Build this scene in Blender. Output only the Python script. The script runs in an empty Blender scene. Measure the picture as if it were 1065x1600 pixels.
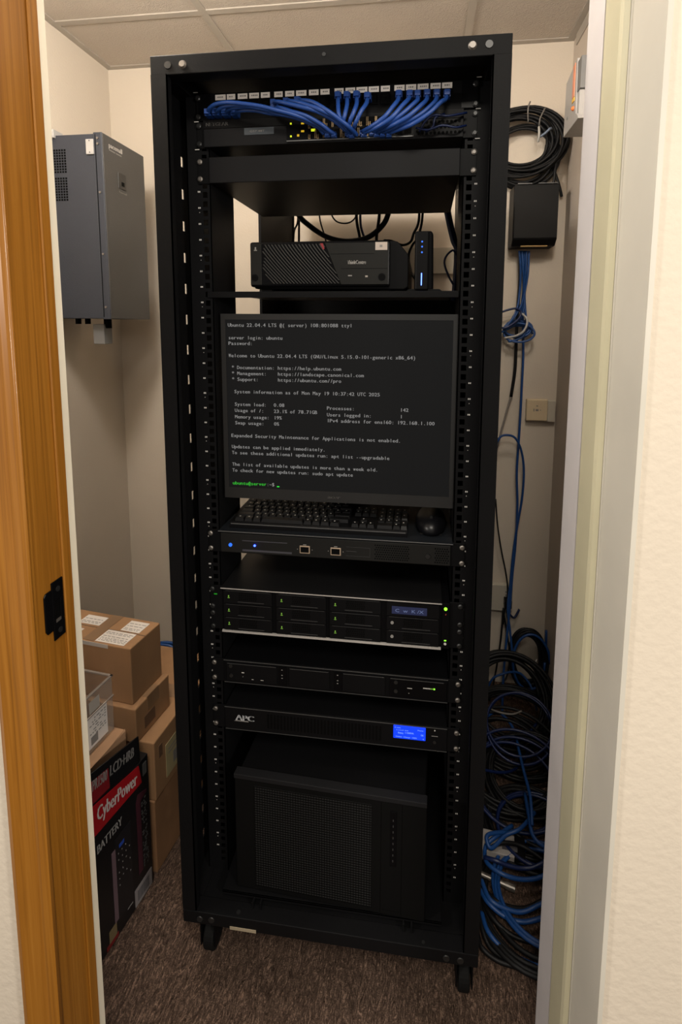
import bpy, bmesh, math, random
from mathutils import Vector, Matrix
SC = bpy.context.scene
COL = SC.collection
# ------------------------------------------------------------------ camera
cd = bpy.data.cameras.new('camera'); cam = bpy.data.objects.new('camera', cd); COL.objects.link(cam)
R_ = (0.99105986, 0.13335173, 0.00420326); D_ = (0.02013142, -0.11832296, -0.99277107); F_ = (-0.1318904, 0.98398018, -0.1199497)
m = Matrix(((R_[0], -D_[0], -F_[0]), (R_[1], -D_[1], -F_[1]), (R_[2], -D_[2], -F_[2]))).to_4x4()
m.translation = (0.1623, -0.8546, 1.3012)
cam.matrix_world = m
cd.sensor_fit = 'VERTICAL'; cd.sensor_height = 36.0
cd.lens = 833.3664 / 1600 * 36.0
cd.shift_x = -0.0115; cd.shift_y = -0.1233
cd.clip_start = 0.02
SC.camera = cam
# ------------------------------------------------------------------ view, world, lights
vs = SC.view_settings
SC.display_settings.display_device = 'sRGB'
vs.view_transform = 'Standard'; vs.look = 'None'; vs.gamma = 1.0; vs.use_curve_mapping = False
vs.exposure = 0.0
W = bpy.data.worlds.new('world'); SC.world = W; W.use_nodes = True
W.node_tree.nodes['Background'].inputs[0].default_value = (1.0, 0.93, 0.84, 1)
W.node_tree.nodes['Background'].inputs[1].default_value = 0.42
def area(name, loc, rot, sx, sy, power, col):
    l = bpy.data.lights.new(name, 'AREA'); l.shape = 'RECTANGLE'; l.size = sx; l.size_y = sy
    l.energy = power; l.color = col
    o = bpy.data.objects.new(name, l); o.location = loc; o.rotation_euler = rot; COL.objects.link(o); return o
def bulb(name, loc, r, power, col):
    l = bpy.data.lights.new(name, 'POINT'); l.shadow_soft_size = r; l.energy = power; l.color = col
    o = bpy.data.objects.new(name, l); o.location = loc; COL.objects.link(o); return o
bulb('closet_ceiling_lamp', (-0.44, -0.02, 1.99), 0.08, 23.0, (1.0, 0.94, 0.86))
bulb('closet_right_fill', (0.42, 0.06, 2.02), 0.08, 10.0, (1.0, 0.94, 0.86))  # added fill, no known lamp; brightens the back wall right of the rack
area('hall_ceiling_lamp', (0.3, -1.6, 2.44), (0, 0, 0), 0.6, 0.6, 36.0, (1.0, 0.92, 0.80))
bulb('hall_left_fill', (-1.5, -1.25, 1.60), 0.12, 56.0, (1.0, 0.93, 0.85))  # invented fill, unseen; lifts the right jamb
bulb('hall_right_fill', (1.45, -1.5, 1.60), 0.12, 66.0, (1.0, 0.93, 0.85))  # another added fill without a known source, for the left wooden jamb
# ------------------------------------------------------------------ materials
def mat(name, col, rough=0.5, metal=0.0, bump=0.0, bscale=200.0, var=0.0, vscale=8.0, emit=None, estr=0.0, spec=None, alpha=None, trans=0.0, vstretch=(1, 1, 1)):
    M = bpy.data.materials.new(name); M.use_nodes = True
    N = M.node_tree.nodes; L = M.node_tree.links; P = N['Principled BSDF']
    c = (col[0], col[1], col[2], 1)
    P.inputs['Base Color'].default_value = c; P.inputs['Roughness'].default_value = rough; P.inputs['Metallic'].default_value = metal
    if spec is not None: P.inputs['Specular IOR Level'].default_value = spec
    if emit: P.inputs['Emission Color'].default_value = (*emit, 1); P.inputs['Emission Strength'].default_value = estr
    if alpha is not None: P.inputs['Alpha'].default_value = alpha
    if trans: P.inputs['Transmission Weight'].default_value = trans
    tc = N.new('ShaderNodeTexCoord')
    mp = N.new('ShaderNodeMapping'); mp.inputs['Scale'].default_value = vstretch; L.new(tc.outputs['Object'], mp.inputs['Vector'])
    v = max(var, 0.06)
    nz = N.new('ShaderNodeTexNoise'); nz.inputs['Scale'].default_value = vscale; nz.inputs['Detail'].default_value = 4; L.new(mp.outputs[0], nz.inputs['Vector'])
    rp = N.new('ShaderNodeValToRGB')
    rp.color_ramp.elements[0].position = .3; rp.color_ramp.elements[1].position = .7
    rp.color_ramp.elements[0].color = tuple(x * (1 - v) for x in col) + (1,); rp.color_ramp.elements[1].color = tuple(min(1, x * (1 + v)) for x in col) + (1,)
    L.new(nz.outputs['Fac'], rp.inputs['Fac']); L.new(rp.outputs['Color'], P.inputs['Base Color'])
    if bump:
        n2 = N.new('ShaderNodeTexNoise'); n2.inputs['Scale'].default_value = bscale; n2.inputs['Detail'].default_value = 3; L.new(tc.outputs['Object'], n2.inputs['Vector'])
        b = N.new('ShaderNodeBump'); b.inputs['Strength'].default_value = bump; b.inputs['Distance'].default_value = 0.002
        L.new(n2.outputs['Fac'], b.inputs['Height']); L.new(b.outputs['Normal'], P.inputs['Normal'])
    return M
BLK = mat('black_powder_coat', (.0055, .0055, .006), .45, bump=.15, bscale=900, spec=.09)
BLK2 = mat('black_steel_dark', (.003, .003, .0035), .5, bump=.1, bscale=900, spec=.09)
BLKP = mat('black_plastic', (.0045, .0045, .005), .45, spec=.09)
BLKG = mat('black_gloss_plastic', (.003, .003, .0035), .28, spec=.09)
BLKM = mat('deep_black', (.0012, .0012, .0012), .7, spec=.09)
GREYP = mat('dark_grey_faceplate', (.011, .011, .012), .45, spec=.09)
BAR = mat('bright_steel_edge', (.36, .34, .32), .4, 0.0)
BARD = mat('dull_steel_edge', (.09, .09, .09), .4)
STEEL = mat('screw_steel', (.22, .20, .18), .45, .8)
DSTEEL = mat('dark_screw', (.018, .018, .018), .35, .3)
WHITE = mat('white_paper', (.74, .69, .64), .7)
WHITEP = mat('white_print', (.55, .53, .50), .6)
GREYPR = mat('grey_print', (.22, .21, .20), .6)
INK = mat('dark_ink', (.09, .085, .09), .7)
BLUE = mat('blue_cable_jacket', (.014, .060, .27), .42)
BLUED = mat('dark_blue_cable_jacket', (.003, .012, .065), .4)
BLUEW = mat('wall_blue_cable_jacket', (.006, .052, .20), .45)
CBLK = mat('black_cable_jacket', (.005, .005, .0055), .5, spec=.25)
CWHITE = mat('white_tie', (.5, .48, .45), .5)
GREYC = mat('grey_cable', (.2, .18, .16), .5)
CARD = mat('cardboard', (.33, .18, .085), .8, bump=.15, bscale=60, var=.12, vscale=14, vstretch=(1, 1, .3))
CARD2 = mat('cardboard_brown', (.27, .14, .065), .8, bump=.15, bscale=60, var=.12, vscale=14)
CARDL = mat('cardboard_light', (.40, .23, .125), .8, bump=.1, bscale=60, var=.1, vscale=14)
TAPE = mat('parcel_tape', (.26, .155, .085), .3, var=.1)
RED = mat('red_print', (.30, .006, .010), .45)
BOXB = mat('black_carton', (.006, .006, .007), .35)
CABG = mat('cabinet_hall_lit_grey', (.024, .029, .042), .5, bump=.35, bscale=420, var=.05)  # bluish hall light on the near side is put into this colour
CABF = mat('cabinet_warm_lit_front', (.058, .056, .054), .5, bump=.35, bscale=420, var=.05)  # same cabinet, with the warmer light on its front in the colour
LGREY = mat('light_grey_metal', (.38, .37, .36), .45)
MGREY = mat('mid_grey_metal', (.15, .15, .15), .5)
ORANGE = mat('orange_label', (.75, .28, .16), .6)
ORANGED = mat('orange_button', (.8, .2, .05), .5)
YELLOW = mat('yellow_label', (.75, .45, .06), .6)
IVORY = mat('ivory_plastic', (.62, .50, .33), .4)
IVORYW = mat('off_white_plastic', (.50, .46, .38), .4)
RUBBER = mat('black_rubber', (.004, .004, .004), .75, spec=.2)
BRASS = mat('tan_contact', (.35, .24, .13), .4, .6)
MESHB = mat('perforated_black', (.004, .004, .004), .9)
KEY = mat('key_cap', (.0045, .0045, .005), .5, spec=.25)
def led(name, col, s): return mat(name, tuple(c * .3 for c in col), .4, emit=col, estr=s)
LG = led('green_led', (.30, 1.0, .05), 1.2); LG2 = led('dim_green_led', (.35, .75, .10), .28); LY = led('yellow_led', (.75, .85, .02), .9)
LAM = led('amber_led', (.9, .55, .02), .6); LB = led('blue_led', (.02, .05, 1.0), 12.0); LB2 = led('soft_blue_led', (.03, .18, 1.0), 1.0)
LBW = led('blue_white_led', (.10, .2, 1.0), 4.0); LCD = led('blue_lcd', (.004, .05, .95), 1.0); LCDT = led('lcd_print', (.20, .35, 1.0), 1.0)
LCD2 = led('dim_lcd', (.012, .016, .045), 1.0); LCD2T = led('dim_lcd_text', (.10, .13, .24), 1.0)
SCR = mat('screen_glass', (.002, .002, .002), .4, emit=(.0065, .0065, .0066), estr=1.0, spec=.12)
TXT = led('screen_text', (.22, .215, .21), 1.0); TXG = led('screen_green_text', (.03, .40, .03), 1.0); CUR = led('screen_cursor', (.02, .75, .05), 1.0)
def wallmat(name, col, bump, sc, var=.03):
    return mat(name, col, .85, bump=bump, bscale=sc, var=var, vscale=1.5)
WALL = wallmat('painted_wall_cream', (.60, .53, .44), .25, 160)
WALLH = wallmat('painted_hall_wall', (.66, .58, .47), .55, 90)
WALLR = wallmat('painted_right_wall', (.54, .47, .40), .25, 160)
PJAMB = mat('painted_jamb_grey', (.60, .565, .485), .45, var=.04, vscale=6)
PSTOP = mat('painted_stop_cream', (.56, .52, .36), .4, var=.04, vscale=6)
PEND = mat('painted_edge_white', (.62, .585, .58), .5, var=.03)
PSTRIP = mat('painted_inner_strip', (.84, .76, .60), .6, var=.03)
def wood():
    M = bpy.data.materials.new('stained_wood'); M.use_nodes = True; N = M.node_tree.nodes; L = M.node_tree.links; P = N['Principled BSDF']
    tc = N.new('ShaderNodeTexCoord'); mp = N.new('ShaderNodeMapping'); mp.inputs['Scale'].default_value = (90, 90, 1.3); L.new(tc.outputs['Object'], mp.inputs['Vector'])
    nz = N.new('ShaderNodeTexNoise'); nz.inputs['Scale'].default_value = 2.2; nz.inputs['Detail'].default_value = 6; nz.inputs['Roughness'].default_value = .6; nz.inputs['Distortion'].default_value = .6
    L.new(mp.outputs[0], nz.inputs['Vector'])
    rp = N.new('ShaderNodeValToRGB'); e = rp.color_ramp.elements
    e[0].position = .25; e[0].color = (.19, .070, .006, 1); e[1].position = .75; e[1].color = (.37, .155, .020, 1)
    k = rp.color_ramp.elements.new(.5); k.color = (.30, .116, .011, 1)
    L.new(nz.outputs['Fac'], rp.inputs['Fac']); L.new(rp.outputs[0], P.inputs['Base Color'])
    P.inputs['Roughness'].default_value = .37
    b = N.new('ShaderNodeBump'); b.inputs['Strength'].default_value = .12; b.inputs['Distance'].default_value = .001; L.new(nz.outputs['Fac'], b.inputs['Height']); L.new(b.outputs[0], P.inputs['Normal'])
    return M
WOOD = wood()
WOODG = WOOD.copy(); WOODG.name = 'varnished_bead'; WOODG.node_tree.nodes['Principled BSDF'].inputs['Roughness'].default_value = .32; WOODG.node_tree.nodes['Principled BSDF'].inputs['Coat Weight'].default_value = .1
def carpet():
    M = bpy.data.materials.new('brown_carpet'); M.use_nodes = True; N = M.node_tree.nodes; L = M.node_tree.links; P = N['Principled BSDF']
    tc = N.new('ShaderNodeTexCoord'); mp = N.new('ShaderNodeMapping'); mp.inputs['Scale'].default_value = (105, 30, 1); mp.inputs['Rotation'].default_value = (0, 0, .12); L.new(tc.outputs['Object'], mp.inputs['Vector'])
    nz = N.new('ShaderNodeTexNoise'); nz.inputs['Scale'].default_value = 1.0; nz.inputs['Detail'].default_value = 5; nz.inputs['Roughness'].default_value = .65; nz.inputs['Distortion'].default_value = 3.2
    L.new(mp.outputs[0], nz.inputs['Vector'])
    n3 = N.new('ShaderNodeTexNoise'); n3.inputs['Scale'].default_value = 420; n3.inputs['Detail'].default_value = 2; L.new(tc.outputs['Object'], n3.inputs['Vector'])
    mx = N.new('ShaderNodeMath'); mx.operation = 'MULTIPLY_ADD'; mx.inputs[1].default_value = .36; L.new(n3.outputs['Fac'], mx.inputs[0]); L.new(nz.outputs['Fac'], mx.inputs[2])
    rp = N.new('ShaderNodeValToRGB'); e = rp.color_ramp.elements
    e[0].position = .47; e[0].color = (.020, .012, .008, 1); e[1].position = .98; e[1].color = (.34, .22, .16, 1)
    k = e.new(.70); k.color = (.082, .053, .039, 1)
    L.new(mx.outputs[0], rp.inputs['Fac']); L.new(rp.outputs[0], P.inputs['Base Color']); P.inputs['Roughness'].default_value = .95
    P.inputs['Specular IOR Level'].default_value = .1
    b = N.new('ShaderNodeBump'); b.inputs['Strength'].default_value = .9; b.inputs['Distance'].default_value = .004; L.new(mx.outputs[0], b.inputs['Height']); L.new(b.outputs[0], P.inputs['Normal'])
    return M
CARPET = carpet()
def tile():
    M = mat('ceiling_tile', (.50, .44, .375), .9, var=.05, vscale=3)
    N = M.node_tree.nodes; L = M.node_tree.links; P = N['Principled BSDF']; tc = N.new('ShaderNodeTexCoord')
    nz = N.new('ShaderNodeTexNoise'); nz.inputs['Scale'].default_value = 75; nz.inputs['Detail'].default_value = 3; nz.inputs['Distortion'].default_value = 3; L.new(tc.outputs['Object'], nz.inputs['Vector'])
    b = N.new('ShaderNodeBump'); b.inputs['Strength'].default_value = .7; b.inputs['Distance'].default_value = .004; L.new(nz.outputs['Fac'], b.inputs['Height']); L.new(b.outputs[0], P.inputs['Normal'])
    return M
TILE = tile()
TBAR = mat('ceiling_grid_white', (.40, .36, .31), .5)
def clear():
    M = bpy.data.materials.new('clear_plastic'); M.use_nodes = True; N = M.node_tree.nodes; L = M.node_tree.links
    P = N['Principled BSDF']; P.inputs['Base Color'].default_value = (.75, .68, .62, 1); P.inputs['Roughness'].default_value = .25
    t = N.new('ShaderNodeBsdfTransparent'); t.inputs[0].default_value = (.93, .92, .9, 1); mx = N.new('ShaderNodeMixShader'); mx.inputs[0].default_value = .10
    L.new(t.outputs[0], mx.inputs[1]); L.new(P.outputs[0], mx.inputs[2]); L.new(mx.outputs[0], N['Material Output'].inputs['Surface'])
    return M
CLEAR = clear()
# ------------------------------------------------------------------ helpers
ORG = {}
def props(o, label, cat, group=None):
    o['label'] = label; o['category'] = cat
    if group: o['group'] = group
    return o
def thing(name, label, cat, loc=(0, 0, 0), rotz=0.0, group=None):
    o = bpy.data.objects.new(name, None); COL.objects.link(o); o.empty_display_size = .05
    o.location = loc; o.rotation_euler = (0, 0, rotz); ORG[o.name] = Vector(loc)
    return props(o, label, cat, group)
def link(name, me, parent=None, loc=(0, 0, 0)):
    o = bpy.data.objects.new(name, me); COL.objects.link(o); o.location = loc
    if parent is not None: o.parent = parent
    return o
class MB:
    def __init__(s): s.bm = bmesh.new()
    def box(s, x0, x1, y0, y1, z0, z1, rz=None, c=None):
        r = bmesh.ops.create_cube(s.bm, size=1.0)
        M = Matrix.Translation(((x0+x1)/2, (y0+y1)/2, (z0+z1)/2)) @ Matrix.Diagonal((abs(x1-x0), abs(y1-y0), abs(z1-z0), 1))
        bmesh.ops.transform(s.bm, matrix=M, verts=r['verts']); return s
    def cyl(s, p0, p1, r, n=16, r2=None):
        p0 = Vector(p0); p1 = Vector(p1); d = p1 - p0
        q = bmesh.ops.create_cone(s.bm, cap_ends=True, segments=n, radius1=r, radius2=r if r2 is None else r2, depth=d.length)
        M = Matrix.Translation((p0+p1)/2) @ d.to_track_quat('Z', 'Y').to_matrix().to_4x4()
        bmesh.ops.transform(s.bm, matrix=M, verts=q['verts']); return s
    def sph(s, c, r, sx=1, sy=1, sz=1, n=16):
        q = bmesh.ops.create_uvsphere(s.bm, u_segments=n, v_segments=max(6, n//2), radius=r)
        bmesh.ops.transform(s.bm, matrix=Matrix.Translation(c) @ Matrix.Diagonal((sx, sy, sz, 1)), verts=q['verts']); return s
    def prism(s, poly, ax, a, b):      # poly in the two other axes (cyclic order X:(y,z) Y:(x,z) Z:(x,y))
        def P(u, v, w): return {'X': (w, u, v), 'Y': (u, w, v), 'Z': (u, v, w)}[ax]
        A = [s.bm.verts.new(P(u, v, a)) for u, v in poly]; B = [s.bm.verts.new(P(u, v, b)) for u, v in poly]
        n = len(poly); s.bm.faces.new(A); s.bm.faces.new(B[::-1])
        for i in range(n): s.bm.faces.new((A[i], B[i], B[(i+1) % n], A[(i+1) % n]))
        return s
    def quad(s, *p):
        s.bm.faces.new([s.bm.verts.new(q) for q in p]); return s
    def tube(s, pts, r, sub=6, n=8, closed=False):
        P = spline(pts, sub); prev = None; rings = []
        T0 = None; nrm = None
        for i, p in enumerate(P):
            t = (P[min(i+1, len(P)-1)] - P[max(i-1, 0)])
            if t.length < 1e-9: t = Vector((0, 0, 1))
            t.normalize()
            if nrm is None:
                nrm = t.orthogonal().normalized()
            else:
                nrm = (nrm - t * nrm.dot(t))
                if nrm.length < 1e-6: nrm = t.orthogonal()
                nrm.normalize()
            bn = t.cross(nrm)
            rings.append([s.bm.verts.new(p + (nrm*math.cos(a) + bn*math.sin(a)) * r) for a in [2*math.pi*k/n for k in range(n)]])
        for a, b in zip(rings, rings[1:]):
            for k in range(n): s.bm.faces.new((a[k], a[(k+1) % n], b[(k+1) % n], b[k]))
        s.bm.faces.new(rings[0][::-1]); s.bm.faces.new(rings[-1]); return s
    def mesh(s, name, M, smooth=False, off=None):
        if off is not None: bmesh.ops.translate(s.bm, vec=-Vector(off), verts=s.bm.verts)
        bmesh.ops.recalc_face_normals(s.bm, faces=s.bm.faces)
        me = bpy.data.meshes.new(name); s.bm.to_mesh(me); s.bm.free(); me.materials.append(M)
        if smooth:
            for p in me.polygons: p.use_smooth = True
        return me
    def build(s, name, M, parent=None, bev=0.0, smooth=False, local=False, label=None):
        # meshes are drawn in world coordinates unless local
        if parent is not None:
            off = None if local else ORG[parent.name]
            me = s.mesh(name, M, smooth, off); o = link(name, me, parent); ORG[o.name] = ORG[parent.name]
        else:
            vs_ = [v.co.copy() for v in s.bm.verts]; c = Vector((sum(v.x for v in vs_)/len(vs_), sum(v.y for v in vs_)/len(vs_), min(v.z for v in vs_)))
            me = s.mesh(name, M, smooth, c); o = link(name, me, None, c); ORG[o.name] = c
        if bev:
            b = o.modifiers.new('bevel', 'BEVEL'); b.width = bev; b.segments = 2; b.limit_method = 'ANGLE'
        if label: o['label'] = label
        return o
def spline(pts, sub):
    P = [Vector(p) for p in pts]
    if sub <= 1 or len(P) < 3: return P
    Q = [P[0]*2 - P[1]] + P + [P[-1]*2 - P[-2]]; out = []
    for i in range(1, len(Q)-2):
        a, b, c, d = Q[i-1:i+3]
        for k in range(sub):
            t = k/sub
            out.append(.5*((2*b) + (c-a)*t + (2*a-5*b+4*c-d)*t*t + (3*b-a-3*c+d)*t**3))
    out.append(P[-1]); return out
def place(name, me, parent, loc, rot=None):      # a repeated part: shared mesh, own object, world location
    o = link(name, me, parent, Vector(loc) - ORG[parent.name]); ORG[o.name] = Vector(loc)
    if rot: o.rotation_euler = rot
    return o
def structure(o): o['kind'] = 'structure'; return o
_g = {}
def glyphs(s):
    cu = bpy.data.curves.new('t', 'FONT'); cu.body = s; cu.size = 1.0; cu.resolution_u = 2
    ob = bpy.data.objects.new('t', cu); COL.objects.link(ob); bpy.context.view_layer.update()
    me = bpy.data.meshes.new_from_object(ob.evaluated_get(bpy.context.evaluated_depsgraph_get())); bpy.data.objects.remove(ob); bpy.data.curves.remove(cu)
    return me
def text(name, s, org, right, up, h, M, parent, width=None, shear=0.0, local=False, mono=None, lift=0.0004, bold=0.0):
    """lettering; h = capital height; mono = cell pitch"""
    right = Vector(right).normalized(); up = Vector(up).normalized(); nrm = right.cross(up); org = Vector(org)
    bm = bmesh.new(); k = h / .70
    if mono:
        x = 0
        for ch in s:
            if ch != ' ':
                if ch not in _g: _g[ch] = glyphs(ch)
                me = _g[ch]
                xs = [v.co.x for v in me.vertices]; x0, x1 = min(xs), max(xs); w = (x1-x0)*k
                sc = min(1.15, mono*.86/w) if w > mono*.45 else 1.0
                cx = (x0+x1)/2
                for dx in ((0, bold) if bold else (0,)):
                    vv = [bm.verts.new(org + right*(x + mono/2 + (v.co.x-cx)*k*sc + dx) + up*(v.co.y*k) + nrm*lift) for v in me.vertices]
                    for p in me.polygons:
                        try: bm.faces.new([vv[i] for i in p.vertices])
                        except ValueError: pass
            x += mono
    else:
        me = glyphs(s); xs = [v.co.x for v in me.vertices]; x0, x1 = min(xs), max(xs)
        kx = width/(x1-x0) if width else k
        for dx in ((0, bold) if bold else (0,)):
            vv = [bm.verts.new(org + right*((v.co.x-x0)*kx + dx + shear*v.co.y*k) + up*(v.co.y*k) + nrm*lift) for v in me.vertices]
            for p in me.polygons:
                try: bm.faces.new([vv[i] for i in p.vertices])
                except ValueError: pass
    off = Vector((0, 0, 0)) if local else ORG[parent.name]
    bmesh.ops.translate(bm, vec=-off, verts=bm.verts)
    me = bpy.data.meshes.new(name); bm.to_mesh(me); bm.free(); me.materials.append(M)
    o = link(name, me, parent); ORG[o.name] = ORG[parent.name]; return o
def ears(t, x0, x1, x2, x3, y0, y1, z0, z1):
    MB().box(x0, x1, y0, y1, z0, z1).build('ear', BLKP, t, bev=.0006); MB().box(x2, x3, y0, y1, z0, z1).build('ear', BLKP, t, bev=.0006)
def stamp(o, b, M):          # print on a part: same mesh, second material
    bmesh.ops.translate(b.bm, vec=-ORG[o.name], verts=b.bm.verts)
    t = bpy.data.meshes.new('t'); b.bm.to_mesh(t); b.bm.free()
    n = len(o.data.polygons); bm = bmesh.new(); bm.from_mesh(o.data); bm.from_mesh(t); bm.to_mesh(o.data); bm.free(); bpy.data.meshes.remove(t)
    o.data.materials.append(M)
    for p in o.data.polygons:
        if p.index >= n: p.material_index = 1
FR = ((1, 0, 0), (0, 0, 1))
def ftext(name, s, x, y, z, h, M, parent, **k): return text(name, s, (x, y, z), (1, 0, 0), (0, 0, 1), h, M, parent, **k)
def cable(name, pts, r, M, label, cat='cable', group=None, sub=5, n=8):
    o = MB().tube(pts, r, sub, n).build(name, M, None, smooth=True); return props(o, label, cat, group)
# shared small meshes
def screw_mesh(name, M, r=.0055):
    b = MB(); b.cyl((0, 0, 0), (0, -.0022, 0), r, 14); b.cyl((0, -.0022, 0), (0, -.0034, 0), r*.98, 14, r*.62); me = b.mesh(name, M, False); return me
SCREW = screw_mesh('screw', STEEL, .0046); SCREWD = screw_mesh('dark_screw', DSTEEL, .0048)
def screws(parent, zs, y, M=None, xs=(-.2365, .2365)):
    for x in xs:
        for z in zs:
            place('screw', M or SCREW, parent, (x, y, z))
# measured cable runs (metres)
PATCH=[[(-0.2129,0.066,1.6527),(-0.2059,0.055,1.6566),(-0.1905,0.045,1.6592),(-0.166,0.036,1.6576),(-0.1399,0.033,1.6533),(-0.1098,0.033,1.6479),(-0.0845,0.034,1.6412),(-0.061,0.038,1.6357),(-0.0348,0.044,1.6278),(-0.0146,0.055,1.6188),(-0.0059,0.066,1.612)],
[(-0.1988,0.068,1.6528),(-0.1913,0.055,1.6538),(-0.175,0.045,1.6555),(-0.1493,0.038,1.6536),(-0.1226,0.036,1.6486),(-0.0885,0.037,1.6415),(-0.0567,0.042,1.635),(-0.0275,0.05,1.6266),(-0.0114,0.066,1.6122)],
[(-0.1828,0.068,1.652),(-0.1733,0.055,1.653),(-0.1574,0.045,1.6526),(-0.1359,0.04,1.6508),(-0.1142,0.04,1.6468),(-0.0868,0.042,1.6393),(-0.0545,0.046,1.6323),(-0.0245,0.056,1.6225),(0.0049,0.066,1.6115)],
[(-0.1669,0.068,1.6513),(-0.1555,0.055,1.6502),(-0.1397,0.048,1.6489),(-0.1191,0.045,1.6458),(-0.0984,0.045,1.6409),(-0.0676,0.047,1.6363),(-0.0383,0.05,1.6271),(-0.0113,0.06,1.6163),(0.0006,0.066,1.6117)],
[(-0.0971,0.068,1.6625),(-0.0887,0.05,1.6603),(-0.071,0.04,1.6537),(-0.043,0.034,1.6442),(-0.0168,0.034,1.6362),(0.0062,0.04,1.6256),(0.0235,0.05,1.6145),(0.0318,0.066,1.6105)],
[(-0.0961,0.068,1.6564),(-0.0834,0.05,1.6511),(-0.0615,0.04,1.6404),(-0.036,0.04,1.6323),(-0.0129,0.046,1.6206),(-0.0009,0.056,1.6135),(0.0081,0.066,1.6104)],
[(-0.075,0.068,1.6635),(-0.066,0.05,1.6603),(-0.0403,0.036,1.6497),(-0.0097,0.03,1.6363),(0.0142,0.036,1.6248),(0.027,0.048,1.6146),(0.0351,0.066,1.6093)],
[(-0.0563,0.068,1.6647),(-0.0466,0.05,1.6603),(-0.023,0.034,1.6501),(0.0031,0.028,1.6331),(0.0298,0.036,1.6153),(0.0408,0.055,1.6095),(0.0436,0.066,1.608)],
[(0.0121,0.068,1.6695),(0.0158,0.045,1.6505),(0.0185,0.035,1.631),(0.0229,0.04,1.619),(0.0286,0.066,1.6126)],
[(0.0271,0.068,1.6688),(0.0305,0.045,1.6489),(0.0287,0.036,1.631),(0.025,0.04,1.6208),(0.0221,0.066,1.6169)],
[(0.0431,0.068,1.669),(0.0461,0.045,1.6491),(0.0433,0.035,1.6338),(0.0355,0.04,1.6194),(0.0307,0.066,1.6156)],
[(0.0611,0.068,1.6661),(0.0616,0.045,1.6484),(0.0546,0.035,1.6333),(0.0448,0.04,1.617),(0.0372,0.066,1.6153)],
[(0.1126,0.068,1.6666),(0.1119,0.045,1.6508),(0.1056,0.034,1.6383),(0.0919,0.03,1.6212),(0.0717,0.04,1.612),(0.0524,0.064,1.612)],
[(0.1303,0.068,1.6657),(0.1281,0.045,1.651),(0.1197,0.033,1.6382),(0.1032,0.028,1.619),(0.0792,0.038,1.6091),(0.0556,0.064,1.6098)],
[(0.1427,0.068,1.6651),(0.1433,0.045,1.6503),(0.1366,0.036,1.6405),(0.1199,0.032,1.6254),(0.1007,0.036,1.6152),(0.0694,0.064,1.6113)],
[(0.1581,0.068,1.6654),(0.1574,0.045,1.6496),(0.1487,0.03,1.6357),(0.1293,0.026,1.619),(0.1059,0.034,1.6104),(0.0768,0.064,1.6095)],
[(0.1735,0.068,1.6646),(0.1724,0.045,1.6489),(0.1646,0.036,1.6373),(0.148,0.032,1.6232),(0.124,0.036,1.6132),(0.0863,0.064,1.6091)],
[(0.1899,0.068,1.6638),(0.1874,0.045,1.6491),(0.1792,0.03,1.639),(0.1618,0.024,1.6216),(0.1343,0.03,1.6079),(0.0969,0.064,1.6082)]]
THIN=[[(0.1468,0.07,1.6102),(0.1559,0.062,1.6229),(0.1701,0.06,1.6314),(0.1925,0.06,1.6294),(0.2223,0.07,1.6366)],
[(0.1415,0.07,1.6164),(0.1603,0.062,1.6099),(0.1827,0.06,1.6152),(0.2052,0.062,1.612),(0.2218,0.07,1.617)],
[(0.1572,0.07,1.6097),(0.1684,0.06,1.6138),(0.1722,0.06,1.6274),(0.1865,0.066,1.6348)]]
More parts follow.
